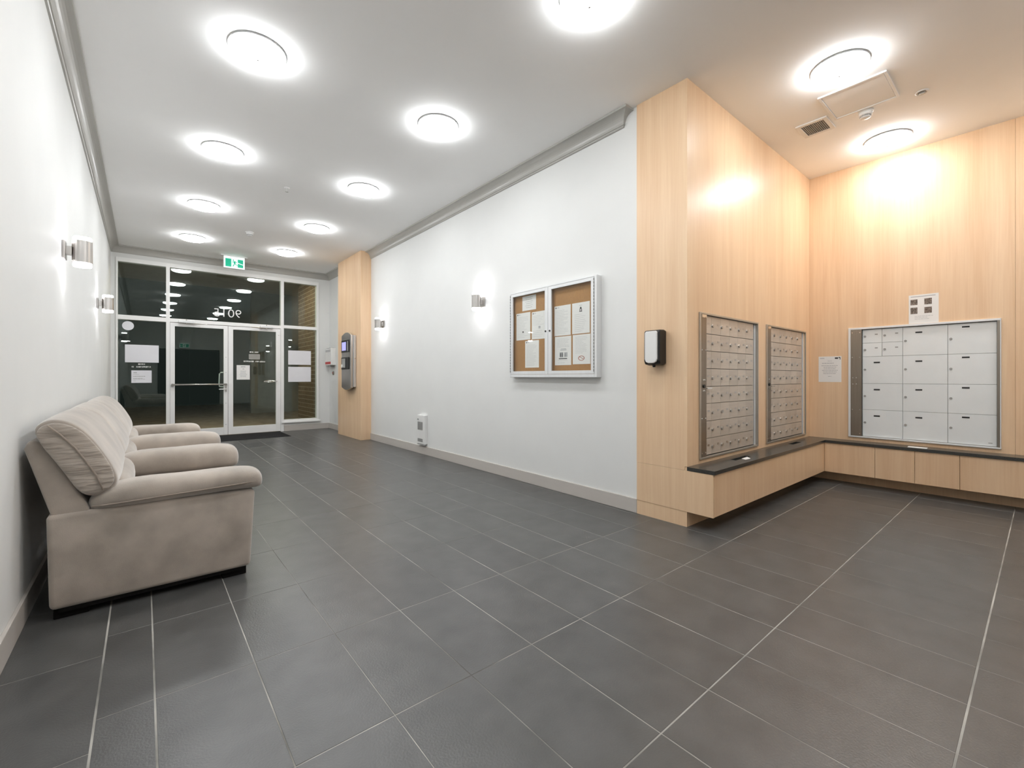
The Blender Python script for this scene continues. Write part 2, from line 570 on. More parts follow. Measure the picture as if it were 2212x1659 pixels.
# ------------------------------------------------------------------ entrance glazing
FY0, FY1 = YD - 0.02, YD + 0.09      # frame depth
GY0, GY1 = YD + 0.018, YD + 0.028    # glass


def frame_ring(bm, x0, x1, z0, z1, l, r, b, t, y0=FY0, y1=FY1):
    box(bm, x0, x0 + l, y0, y1, z0, z1)
    box(bm, x1 - r, x1, y0, y1, z0, z1)
    if b: box(bm, x0 + l, x1 - r, y0, y1, z0, z0 + b)
    if t: box(bm, x0 + l, x1 - r, y0, y1, z1 - t, z1)
    return bm


def pane(x0, x1, z0, z1, parent, y0=GY0, y1=GY1):
    return obj('pane', bx(x0, x1, y0, y1, z0, z1), M['glass'], parent)


Z_T, Z_GT, Z_B1, Z_B0, Z_S = 3.165, 3.093, 2.185, 2.108, 0.170
w1 = thing('window_1', (0, YD, Z_S), 'left sidelight of the entrance with two stacked panes', 'window', kind='structure')
b = frame_ring(new_bm(), -0.365, 0.361, Z_S, Z_T, 0.024, 0.054, 0.065, Z_T - Z_GT)
box(b, -0.341, 0.307, FY0, FY1, Z_B0, Z_B1)
obj('window_frame', b, M['white_alu'], w1, bevel=0.002)
pane(-0.341, 0.307, Z_S + 0.065, Z_B0, w1)
pane(-0.341, 0.307, Z_B1, Z_GT, w1)
obj('window_sill', bx(-0.38, 0.33, YD - 0.045, FY0, 0.172, 0.198), M['white_alu'], w1, bevel=0.003)

w2 = thing('window_2', (1.25, YD, Z_B0), 'wide transom window above the double doors', 'window', kind='structure')
b = new_bm()
box(b, 0.361, 2.17, FY0, FY1, Z_GT, Z_T)
box(b, 0.361, 2.17, FY0, FY1, 2.112, 2.178)
obj('window_frame', b, M['white_alu'], w2, bevel=0.002)
pane(0.361, 2.17, 2.178, Z_GT, w2)

w3 = thing('window_3', (2.5, YD, Z_S), 'right sidelight of the entrance with two stacked panes', 'window', kind='structure')
b = frame_ring(new_bm(), 2.17, 2.915, Z_S, Z_T, 0.058, 0.044, 0.068, Z_T - Z_GT)
box(b, 2.228, 2.871, FY0, FY1, 2.13, Z_B1 + 0.01)
box(b, 2.17, 2.228, FY0, FY1, 0.0, Z_S)
obj('window_frame', b, M['white_alu'], w3, bevel=0.002)
pane(2.228, 2.871, Z_S + 0.068, 2.13, w3)
pane(2.228, 2.871, Z_B1 + 0.01, Z_GT, w3)
obj('window_sill', bx(2.185, 2.945, YD - 0.05, FY0, 0.168, 0.196), M['white_alu'], w3, bevel=0.003)
b = new_bm()
box(b, 0.307, 0.361, FY0, FY1, 0.0, Z_S)
obj('jamb', b, M['white_alu'], w1)

# door leaves
DY0, DY1 = YD - 0.012, YD + 0.04


def door_leaf(name, x0, x1, g0, g1, label):
    t = thing(name, ((x0 + x1) / 2, YD, 0), label, 'door', kind='structure')
    b = new_bm()
    box(b, x0, g0, DY0, DY1, 0.012, 2.104)
    box(b, g1, x1, DY0, DY1, 0.012, 2.104)
    box(b, g0, g1, DY0, DY1, 0.012, 0.155)
    box(b, g0, g1, DY0, DY1, 2.042, 2.104)
    obj('door_frame', b, M['white_alu'], t, bevel=0.002)
    obj('pane', bx(g0, g1, YD + 0.01, YD + 0.018, 0.155, 2.042), M['glass'], t)
    return t


d1 = door_leaf('door_1', 0.364, 1.2465, 0.432, 1.178, 'left glazed entrance door leaf with push bar')
d2 = door_leaf('door_2', 1.2525, 2.167, 1.333, 2.082, 'right glazed entrance door leaf with taped notices')


def closer(x0, x1, arm_to, parent):
    c = obj('door_closer', bx(x0, x1, YD - 0.075, YD - 0.021, 2.108, 2.15), M['alu_light'], parent, bevel=0.004)
    xm = (x0 + x1) / 2
    obj('closer_arm', tube(new_bm(), [(xm, YD - 0.055, 2.105), (arm_to, YD - 0.13, 2.10), (arm_to + (0.18 if arm_to < xm else -0.18), YD - 0.03, 2.10)], 0.007, 8), M['nickel'], c)
    obj('closer_spindle', tube(new_bm(), [(xm, YD - 0.055, 2.09), (xm, YD - 0.055, 2.17)], 0.010, 10), M['nickel'], c)


closer(0.485, 0.715, 0.90, d1)
closer(1.79, 2.015, 1.62, d2)
obj('push_bar', tube(new_bm(), [(0.378, YD - 0.06, 0.982), (1.225, YD - 0.06, 0.982)], 0.0135, 12), M['nickel'], d1, smooth=True)
b = new_bm()
box(b, 0.385, 0.42, YD - 0.06, DY0, 0.962, 1.0)
box(b, 1.19, 1.225, YD - 0.06, DY0, 0.962, 1.0)
obj('bar_bracket', b, M['nickel'], d1)
obj('pull_handle', tube(new_bm(), [(1.19, YD + 0.05, 1.21), (1.14, YD + 0.07, 1.21), (1.118, YD + 0.08, 1.185), (1.112, YD + 0.08, 1.0), (1.118, YD + 0.08, 0.94), (1.19, YD + 0.05, 0.93)], 0.010, 10), M['white_alu'], d1, smooth=True)
obj('lever_handle', tube(new_bm(), [(1.212, DY0, 0.89), (1.212, YD - 0.05, 0.89), (1.195, YD - 0.055, 0.89), (1.10, YD - 0.055, 0.888)], 0.009, 10), M['white_alu'], d1, smooth=True)
b = new_bm()
box(b, 1.200, 1.228, DY0 - 0.006, DY0, 0.835, 0.965)
obj('lock_plate', b, M['nickel'], d1, bevel=0.003)
for z in (1.50, 0.62, 0.21, 1.21):
    obj('screw_cap', tube(new_bm(), [(1.214, DY0, z), (1.214, DY0 - 0.004, z)], 0.006, 8), M['grille'], d1)
ring_pts = [(1.95 + 0.10 * math.cos(a), YD - 0.075 + 0.035 * math.sin(a), 1.035 + 0.014 * math.sin(a) + 0.004 * math.cos(a)) for a in [k * math.pi / 10 for k in range(21)]]
b = tube(new_bm(), ring_pts, 0.008, 8)
tube(b, [(2.02, YD - 0.07, 1.035), (2.10, DY0, 1.035)], 0.010, 8)
obj('pull_handle', b, M['chrome'], d2, smooth=True)
obj('door_sensor', bx(2.112, 2.15, DY0 - 0.02, DY0, 1.98, 2.085), M['white_alu'], d2, bevel=0.004)

# mirrored street number on the transom, read from outside
def text_mesh(body, size, bold=0.0):
    cu = bpy.data.curves.new('txt', 'FONT')
    cu.body = body
    cu.size = size
    cu.extrude = 0.0006
    cu.offset = bold
    cu.align_x = 'LEFT'
    cu.resolution_u = 6
    t = bpy.data.objects.new('txt', cu)
    COL.objects.link(t)
    dg = bpy.context.evaluated_depsgraph_get()
    dg.update()
    me = bpy.data.meshes.new_from_object(t.evaluated_get(dg))
    bpy.data.objects.remove(t)
    bm = bmesh.new()
    bm.from_mesh(me)
    bpy.data.meshes.remove(me)
    return bm


def place_text(bm, x_right, y, z0, width, height, mirror=True):
    co = [v.co.copy() for v in bm.verts]
    lo = [min(c[i] for c in co) for i in range(3)]
    hi = [max(c[i] for c in co) for i in range(3)]
    sx, sz = width / (hi[0] - lo[0]), height / (hi[1] - lo[1])
    for v in bm.verts:
        u, w, d = (v.co.x - lo[0]) * sx, (v.co.y - lo[1]) * sz, v.co.z
        v.co = ((x_right - u) if mirror else (x_right + u), y - d, z0 + w)
    bmesh.ops.recalc_face_normals(bm, faces=bm.faces)
    return bm


num = obj('street_number', place_text(text_mesh('9015', 0.2, -0.002), 1.472, GY0 - 0.001, 2.278, 0.45, 0.152), M['vinyl'], w2)
num['label'] = 'white mirrored street number 9015'
num['kind'] = 'stuff'

# ------------------------------------------------------------------ papers and prints
def quad_bm(rects, plane, a, u0, v0, w, h, off):
    """rects in 0..1 of the sheet; plane 'x' faces -X, plane 'y' faces -Y"""
    bm = new_bm()
    for r in rects:
        ua, va, ub, vb = r[:4]
        U0, U1, V0, V1 = u0 + ua * w, u0 + ub * w, v0 + va * h, v0 + vb * h
        if plane == 'x':
            pts = [(a - off, -U0, V0), (a - off, -U1, V0), (a - off, -U1, V1), (a - off, -U0, V1)]
        else:
            pts = [(U0, a - off, V0), (U1, a - off, V0), (U1, a - off, V1), (U0, a - off, V1)]
        vs = [bm.verts.new(p) for p in pts]
        bm.faces.new(vs)
    bmesh.ops.recalc_face_normals(bm, faces=bm.faces)
    return bm


def sheet(name, plane, a, left, right, zb, zt, label, cat, prints, material='paper', group=None, parent=None, corner=0.0):
    u0, u1 = (-left, -right) if plane == 'x' else (left, right)
    w, h = u1 - u0, zt - zb
    th = 0.0012
    if plane == 'x': b = bx(a - th, a, right, left, zb, zt)
    else: b = bx(left, right, a - th, a, zb, zt)
    o = obj(name, b, M[material], parent)
    if parent is None: tag(o, label, cat, group)
    by = {}
    for r in prints:
        by.setdefault(r[4] if len(r) > 4 else 'ink', []).append(r)
    for k, rs in by.items():
        nm = {'ink': 'printed_text', 'ink_dark': 'printed_heading', 'ink_photo': 'printed_photo', 'ink_red': 'printed_symbol'}[k]
        pr = obj(nm, quad_bm(rs, plane, a, u0, zb, w, h, th + 0.0004), M[k], o)
        if len(rs) > 1: pr['kind'] = 'stuff'
    return o


def text_lines(v_top, v_bot, n, u0=0.12, u1=0.88, th=0.008, ink='ink', centre=False):
    out = []
    for k in range(n):
        v = v_top - (v_top - v_bot) * k / max(n - 1, 1)
        L_ = (u1 - u0) * random.uniform(0.6, 1.0)
        a = u0 if not centre else (u0 + u1) / 2 - L_ / 2
        x = a
        while x < a + L_ - 0.02:
            wl = min(random.uniform(0.05, 0.14), a + L_ - x)
            out.append((x, v - th / 2, x + wl, v + th / 2, ink))
            x += wl + 0.015
    return out


LOGO = [(0.07, 0.92, 0.13, 0.96, 'ink_dark'), (0.15, 0.93, 0.30, 0.95, 'ink')]

# on the entrance glass
IN = YD - 0.0005 + 0.0175          # inner face of sidelight glass
IND = YD + 0.0095                  # inner face of door glass
sheet('blank_poster', 'y', IN, -0.249, 0.205, 1.376, 1.682, 'large blank white sheet on the left sidelight', 'paper', [], 'paper_cool')
sheet('notice', 'y', IN, -0.166, 0.107, 1.02, 1.237, 'small white notice with grey lines low on the left sidelight', 'notice',
      [(0.1, 0.78, 0.27, 0.86, 'ink')] + text_lines(0.68, 0.66, 1, 0.09, 0.5, 0.03) + text_lines(0.52, 0.5, 1, 0.09, 1.1, 0.06)[:7] + text_lines(0.36, 0.3, 2, 0.09, 0.85, 0.04) + text_lines(0.16, 0.15, 1, 0.09, 0.3, 0.03), 'paper_cool')
sheet('blank_poster', 'y', IN, 2.316, 2.764, 1.38, 1.677, 'upper blank white sheet on the right sidelight', 'paper', [], 'paper_cool')
sheet('blank_poster', 'y', IN, 2.316, 2.764, 1.02, 1.335, 'lower blank white sheet on the right sidelight', 'paper', [], 'paper_cool')
sheet('notice', 'y', IND, 1.393, 1.617, 1.07, 1.354, 'white printed notice taped to the right door glass', 'notice',
      [(0.32, 0.85, 0.66, 0.92, 'ink'), (0.44, 0.71, 0.58, 0.76, 'ink')] + text_lines(0.60, 0.2, 6, 0.18, 0.82, 0.03, 'ink', True))
sheet('sticker', 'y', IND, 1.60, 1.795, 1.472, 1.578, 'small plain grey rectangular sticker on the right door glass', 'sticker', [], 'stucco')
circ = new_bm()
lathe(circ, (0, 0, 0), [(0.0005, 0), (0.078, 0), (0.078, 0.001), (0.0005, 0.001)], 32)
bmesh.ops.rotate(circ, verts=circ.verts, cent=(0, 0, 0), matrix=Matrix.Rotation(math.radians(90), 3, 'X'))
bmesh.ops.translate(circ, verts=circ.verts, vec=(-0.209, IN, 2.005))
tag(obj('round_decal', circ, M['paper_cool']), 'round pale decal high on the left sidelight', 'decal')


def decal_text(xs, z, h, label, glass_y):
    bm = new_bm()
    x = xs[0]
    while x < xs[1]:
        if random.random() < 0.84:
            w = random.uniform(0.006, 0.012)
            zz = z + random.choice((0, 0, h * 0.15))
            box(bm, x, min(x + w, xs[1]), glass_y - 0.0009, glass_y - 0.0001, zz, z + h)
        x += random.uniform(0.012, 0.017)
    return bm


b = decal_text((-0.075, 0.015), 1.335, 0.022, '', IN)
b2 = decal_text((-0.16, 0.095), 1.288, 0.022, '', IN)
me_tmp = bpy.data.meshes.new('tmp')
b2.to_mesh(me_tmp)
b2.free()
b.from_mesh(me_tmp)
bpy.data.meshes.remove(me_tmp)
for lt in (obj('vinyl_lettering', b, M['vinyl'], w1),
           obj('vinyl_lettering', decal_text((1.615, 1.77), 1.605, 0.022, '', IND), M['vinyl'], d2),
           obj('vinyl_lettering', decal_text((1.513, 1.885), 1.418, 0.026, '', IND), M['vinyl'], d2)):
    lt['kind'] = 'stuff'
    lt['label'] = 'small white mirrored lettering'

# ------------------------------------------------------------------ entrance mat
b = new_bm()
rings(b, [[(0.40, 9.14, 0.0), (2.15, 9.14, 0.0), (2.15, 10.03, 0.0), (0.40, 10.03, 0.0)],
          [(0.40, 9.14, 0.004), (2.15, 9.14, 0.004), (2.15, 10.03, 0.004), (0.40, 10.03, 0.004)],
          [(0.42, 9.16, 0.010), (2.13, 9.16, 0.010), (2.13, 10.01, 0.010), (0.42, 10.01, 0.010)]])
tag(obj('entrance_mat', b, M['mat_rug']), 'dark rectangular entrance mat in front of the doors', 'mat')

# ------------------------------------------------------------------ outside at night
ext = obj('ground', bx(-3.0, 7.0, YD + 0.1, 22, -0.12, -0.02), M['concrete'])
tag(ext, 'brownish concrete pavement outside the doors', 'pavement', kind='structure')
tag(obj('canopy', bx(-3.0, 7.0, YD + 0.12, 14.0, H + 0.12, H + 0.3), M['stucco']), 'flat canopy above the outside of the entrance', 'canopy', kind='structure')
for k, (x, lab) in enumerate(((0.5, 'added unseen canopy downlight outside the left door'), (2.3, 'added unseen canopy downlight outside the right sidelight'))):  # unseen lamps added to brighten the brick and pavement
    t = thing('added_canopy_light', (x, 11.15, H + 0.12), lab, 'downlight', 'added unseen downlights under the outside canopy')
    obj('trim_ring', lathe(new_bm(), (x, 11.15, H + 0.12), [(0.12, 0), (0.145, 0), (0.145, -0.008), (0.12, -0.012)], 28), M['plastic'], t, smooth=True)
    obj('lens', lathe(new_bm(), (x, 11.15, H + 0.12), [(0.001, -0.001), (0.12, -0.001), (0.12, -0.006), (0.001, -0.006)], 28), M['downlight'], t)
bwall = obj('wall_outside_right', bx(3.062, 3.30, YD + 0.11, 12.3, -0.02, H + 0.1), M['mortar'])
tag(bwall, 'brown brick side wall outside the right sidelight', 'wall', kind='structure')
bb = new_bm()
zc, row = -0.01, 0
while zc < H + 0.02:
    yy = YD + 0.12 - (0.157 if row % 2 else 0.0)
    while yy < 12.3:
        y0, y1 = max(yy, YD + 0.115), min(yy + 0.295, 12.29)
        if y1 - y0 > 0.02:
            box(bb, 3.0575 + random.uniform(-0.0015, 0.0015), 3.064, y0, y1, zc, zc + 0.081)
        yy += 0.315
    zc += 0.100
    row += 1
o = obj('brick', bb, M['brick'], bwall)
o['kind'] = 'stuff'
tag(obj('wall_outside_far', bx(2.6, 6.0, 16.0, 16.2, -0.02, 4.6), M['stucco']), 'plain grey wall far outside the right sidelight', 'wall', kind='structure')

# ------------------------------------------------------------------ rear lift opening (reflected in the glass)
d3 = thing('door_3', (1.45, YB, 0), 'dark double door behind the camera, seen in the glass', 'door', kind='structure')
b = new_bm()
box(b, 0.42, 0.49, YB, YB + 0.03, 0, 2.25)
box(b, 2.40, 2.47, YB, YB + 0.03, 0, 2.25)
box(b, 0.49, 2.40, YB, YB + 0.03, 2.19, 2.25)
obj('door_frame', b, M['dark_door'], d3)
obj('door_panel', bx(0.492, 1.443, YB, YB + 0.018, 0.004, 2.188), M['dark_door'], d3)
obj('door_panel', bx(1.447, 2.398, YB, YB + 0.018, 0.004, 2.188), M['dark_door'], d3)

# ------------------------------------------------------------------ ceiling lamps
def ceiling_lamp():
    t = thing('ceiling_light', (0, 0, H), '', 'ceiling light', 'round opal ceiling lights')
    b = lathe(new_bm(), (0, 0, H), [(0.001, 0.0), (0.1745, 0.0), (0.1755, -0.003), (0.1755, -0.012), (0.172, -0.0145), (0.001, -0.0145)], 48)
    obj('base_ring', b, M['lamp_ring'], t)
    b = lathe(new_bm(), (0, 0, H), [(0.001, -0.0150), (0.163, -0.0150), (0.1705, -0.017), (0.1700, -0.026), (0.163, -0.039), (0.148, -0.049), (0.11, -0.057), (0.06, -0.062), (0.001, -0.064)], 48)
    obj('diffuser', b, M['lamp'], t, smooth=True)
    b = lathe(new_bm(), (0, 0, H), [(0.001, -0.0645), (0.007, -0.0655), (0.008, -0.070), (0.005, -0.074), (0.001, -0.075)], 12)
    obj('finial', b, M['nickel'], t, smooth=True)
    return t


LAMPS = [
    (0.60, 3.445, 'opal ceiling light cut by the top edge of the photo, left row'),
    (0.60, 5.18, 'second opal ceiling light of the left row, above the far end of the sofa'),
    (0.60, 6.97, 'third opal ceiling light of the left row, counting from the camera'),
    (0.60, 8.71, 'opal ceiling light of the left row nearest the entrance doors'),
    (2.01, 3.445, 'largest opal ceiling light of the right row, left of the notice cabinet'),
    (2.01, 5.18, 'second opal ceiling light of the right row'),
    (1.99, 6.97, 'third opal ceiling light of the right row, counting from the camera'),
    (1.97, 8.68, 'opal ceiling light of the right row nearest the entrance doors'),
    (3.856, 0.952, 'big opal ceiling light beside the ceiling access panel'),
    (5.373, 0.952, 'opal ceiling light close to the parcel locker wall'),
    (0.60, 1.71, 'opal ceiling light above the camera, left row, seen in the glass'),
    (2.01, 1.71, 'opal ceiling light above the camera, right row, seen in the glass'),
    (0.60, -0.04, 'opal ceiling light behind the camera, left row, seen in the glass'),
    (2.01, -0.04, 'opal ceiling light behind the camera, right row, seen in the glass'),
    (3.856, -0.565, 'added unseen opal ceiling light behind the camera over the alcove'),  # this lamp and the next are unseen, added to brighten the alcove
    (5.373, -0.565, 'added unseen opal ceiling light behind the camera by the locker wall'),
]
proto = ceiling_lamp()
for k, (x, y, lab) in enumerate(LAMPS):
    if k == 0: continue
    c = copy_tree(proto, (x, y, H))
    c['label'] = lab
proto.location = (LAMPS[0][0], LAMPS[0][1], H)
WORLD[proto] = proto.location.copy()
proto['label'] = LAMPS[0][2]

# ------------------------------------------------------------------ wall lamps
def sconce(side, y, zc, label):
    """side +1: on the right wall facing -X, -1: on the left wall facing +X"""
    xw = XR if side > 0 else XL
    s = -side
    t = thing('wall_lamp', (xw, y, zc - 0.1), label, 'wall lamp', 'steel wall lamps')
    obj('back_plate', bx(xw, xw + s * 0.016, y - 0.05, y + 0.05, zc - 0.062, zc + 0.062), M['nickel'], t, bevel=0.003)
    obj('bracket', bx(xw + s * 0.016, xw + s * 0.046, y - 0.022, y + 0.022, zc - 0.030, zc + 0.030), M['nickel'], t, bevel=0.002)
    cx = xw + s * 0.098
    n = 28
    R0, R1 = 0.050, 0.054
    pts = []
    for k in range(n):
        a = 2 * math.pi * k / n
        r = R1 if k % 4 else R1 - 0.003
        pts.append((cx + r * math.cos(a), y + r * math.sin(a)))
    inn = [(cx + R0 * math.cos(2 * math.pi * k / n), y + R0 * math.sin(2 * math.pi * k / n)) for k in range(n)]
    bm = new_bm()
    z0, z1 = zc - 0.076, zc + 0.076
    vr = [[bm.verts.new((p[0], p[1], z)) for p in ring] for ring, z in ((pts, z0), (pts, z1), (inn, z1), (inn, z0))]
    for a, bb_ in zip(vr, vr[1:] + vr[:1]):
        for i in range(n):
            j = (i + 1) % n
            bm.faces.new((a[i], a[j], bb_[j], bb_[i]))
    bmesh.ops.recalc_face_normals(bm, faces=bm.faces)
    obj('steel_sleeve', bm, M['nickel'], t)
    for za, zb in ((zc + 0.060, zc + 0.103), (zc - 0.103, zc - 0.060)):
        obj('glass_end', lathe(new_bm(), (cx, y, 0), [(0.001, za), (0.047, za), (0.0485, za + 0.003), (0.0485, zb - 0.003), (0.047, zb), (0.001, zb)], 28), M['sconce'], t, smooth=True)


sconce(1, 4.33, 2.02, 'steel wall lamp between the notice cabinet and the far pillar')
sconce(1, 7.20, 2.02, 'small steel wall lamp right beside the far maple pillar')
sconce(-1, 4.33, 2.00, 'larger steel wall lamp on the left wall above the sofa')
sconce(-1, 7.20, 2.00, 'steel wall lamp on the left wall next to the sidelight')

# ------------------------------------------------------------------ exit signs
def exit_sign(x0, x1, y, z0, z1, label, flip=1):
    t = thing('exit_sign', ((x0 + x1) / 2, y, z0), label, 'exit sign', 'green running man exit signs')
    w, h = x1 - x0, z1 - z0
    yb = y + 0.045 * flip
    obj('housing', bx(x0, x1, y, yb, z0, z1), M['plastic'], t, bevel=0.004)

    def P(u, v, d):
        X = x0 + u * w if flip > 0 else x1 - u * w
        return (X, y - d * flip, z0 + v * h)

    def poly(bm, pts, d):
        vs = [bm.verts.new(P(u, v, d)) for u, v in pts]
        bm.faces.new(vs)

    def face(name, polys, m, d, par):
        bm = new_bm()
        for p in polys: poly(bm, p, d)
        bmesh.ops.recalc_face_normals(bm, faces=bm.faces)
        return obj(name, bm, m, par)
    fr = face('lit_border', [[(0.02, 0.03), (0.98, 0.03), (0.98, 0.97), (0.02, 0.97)]], M['sign_white'], 0.0008, t)
    f = face('green_panel', [[(0.085, 0.13), (0.92, 0.13), (0.92, 0.79), (0.085, 0.79)]], M['green'], 0.0016, t)
    face('doorway_symbol', [[(0.36, 0.14), (0.66, 0.14), (0.66, 0.78), (0.36, 0.78)],
                            [(0.66, 0.46), (0.92, 0.36), (0.92, 0.41), (0.66, 0.53)]], M['sign_white'], 0.0024, f)
    head = [(0.455 + 0.035 * math.cos(a), 0.69 + 0.05 * math.sin(a)) for a in [k * math.pi / 6 for k in range(12)]]
    man = [head,
           [(0.45, 0.60), (0.54, 0.62), (0.56, 0.43), (0.48, 0.42)],
           [(0.54, 0.62), (0.63, 0.52), (0.61, 0.48), (0.53, 0.56)],
           [(0.46, 0.60), (0.38, 0.52), (0.40, 0.49), (0.48, 0.55)],
           [(0.50, 0.44), (0.54, 0.42), (0.46, 0.18), (0.41, 0.18)],
           [(0.52, 0.45), (0.56, 0.42), (0.60, 0.32), (0.56, 0.30)],
           [(0.56, 0.32), (0.60, 0.34), (0.70, 0.28), (0.68, 0.24)]]
    face('running_man', man, M['green'], 0.0032, f)
    return t


sg = exit_sign(1.118, 1.455, 9.58, 3.122, 3.345, 'green running man exit sign hanging above the entrance doors')
obj('mounting_plate', bx(1.08, 1.50, 9.575, 9.66, 3.345, H), M['plastic'], sg, bevel=0.003)
sg2 = exit_sign(1.10, 1.44, YB + 0.05, 2.30, 2.50, 'green exit sign behind the camera, mirrored in the door glass', -1)

# ------------------------------------------------------------------ ceiling fittings
t = thing('access_panel', (4.385, 0.957, H), 'white rectangular access panel in the alcove ceiling', 'access panel')
b = new_bm()
for a in ((4.155, 4.615, 0.742, 0.760), (4.155, 4.615, 1.152, 1.172), (4.155, 4.175, 0.760, 1.152), (4.595, 4.615, 0.760, 1.152)):
    box(b, a[0], a[1], a[2], a[3], H - 0.012, H)
obj('panel_frame', b, M['plastic'], t, bevel=0.002)
obj('panel_door', bx(4.178, 4.592, 0.763, 1.149, H - 0.007, H), M['ceiling'], t)

t = thing('ceiling_vent', (4.62, 1.32, H), 'small square ceiling vent with a grey grille', 'vent')
b = new_bm()
for a in ((4.487, 4.755, 1.200, 1.232), (4.487, 4.755, 1.404, 1.436), (4.487, 4.52, 1.232, 1.404), (4.722, 4.755, 1.232, 1.404)):
    box(b, a[0], a[1], a[2], a[3], H - 0.012, H)
obj('vent_frame', b, M['plastic'], t, bevel=0.002)
obj('vent_backing', bx(4.52, 4.722, 1.232, 1.404, H - 0.002, H), M['grille'], t)
for k in range(13):
    y = 1.238 + k * 0.0133
    b = new_bm()
    rings(b, [[(4.52, y, H - 0.003), (4.52, y + 0.006, H - 0.003), (4.52, y + 0.009, H - 0.010), (4.52, y + 0.003, H - 0.010)],
              [(4.722, y, H - 0.003), (4.722, y + 0.006, H - 0.003), (4.722, y + 0.009, H - 0.010), (4.722, y + 0.003, H - 0.010)]])
    obj('vent_slat', b, M['grille'], t)


def smoke(x, y, label, s=1.0):
    t = thing('smoke_detector', (x, y, H), label, 'smoke detector')
    obj('base_plate', lathe(new_bm(), (x, y, H), [(0.001, 0), (0.056 * s, 0), (0.056 * s, -0.010 * s), (0.050 * s, -0.016 * s), (0.001, -0.016 * s)], 32), M['plastic'], t, smooth=True)
    obj('detector_head', lathe(new_bm(), (x, y, H), [(0.001, -0.0162 * s), (0.048 * s, -0.0162 * s), (0.046 * s, -0.034 * s), (0.040 * s, -0.040 * s), (0.001, -0.040 * s)], 32), M['plastic'], t, smooth=True)
    b = new_bm()
    for k in range(14):
        a = 2 * math.pi * k / 14
        c = (x + 0.034 * s * math.cos(a), y + 0.034 * s * math.sin(a))
        box(b, c[0] - 0.004, c[0] + 0.004, c[1] - 0.004, c[1] + 0.004, H - 0.050 * s, H - 0.0402 * s)
    obj('vent_ring', b, M['grille'], t)
    obj('detector_cap', lathe(new_bm(), (x, y, H), [(0.001, -0.0502 * s), (0.037 * s, -0.0502 * s), (0.034 * s, -0.056 * s), (0.012 * s, -0.060 * s), (0.001, -0.060 * s)], 32), M['plastic'], t, smooth=True)


smoke(4.675, 0.972, 'white smoke detector beside the ceiling access panel')
smoke(1.26, 7.86, 'white smoke detector on the hall ceiling near the exit sign')

t = thing('sprinkler', (4.698, 0.622, H), 'recessed ceiling sprinkler in a white ring right of the access panel', 'sprinkler')
obj('ring', lathe(new_bm(), (4.698, 0.622, H), [(0.026, 0), (0.042, 0), (0.042, -0.004), (0.036, -0.008), (0.026, -0.004)], 28), M['plastic'], t, smooth=True)
obj('recess_cup', lathe(new_bm(), (4.698, 0.622, H), [(0.001, -0.0005), (0.026, -0.0005), (0.026, -0.002), (0.001, -0.002)], 24), M['grille'], t)
obj('deflector', bx(4.692, 4.704, 0.604, 0.640, H - 0.016, H - 0.002), M['sprinkler'], t)
t = thing('sprinkler', (1.302, 5.737, H), 'tiny pendant sprinkler in the middle of the hall ceiling', 'sprinkler')
obj('escutcheon', lathe(new_bm(), (1.302, 5.737, H), [(0.001, 0), (0.030, 0), (0.027, -0.006), (0.001, -0.008)], 24), M['plastic'], t, smooth=True)
obj('stem', lathe(new_bm(), (1.302, 5.737, H), [(0.001, -0.008), (0.008, -0.008), (0.007, -0.045), (0.001, -0.046)], 12), M['sprinkler'], t)
obj('deflector', lathe(new_bm(), (1.302, 5.737, H), [(0.001, -0.046), (0.016, -0.046), (0.016, -0.049), (0.001, -0.049)], 16), M['sprinkler'], t)

# ------------------------------------------------------------------ mailbox banks
ZR = [1.612, 1.467, 1.330, 1.190, 1.048, 0.912, 0.772, 0.634, 0.502]


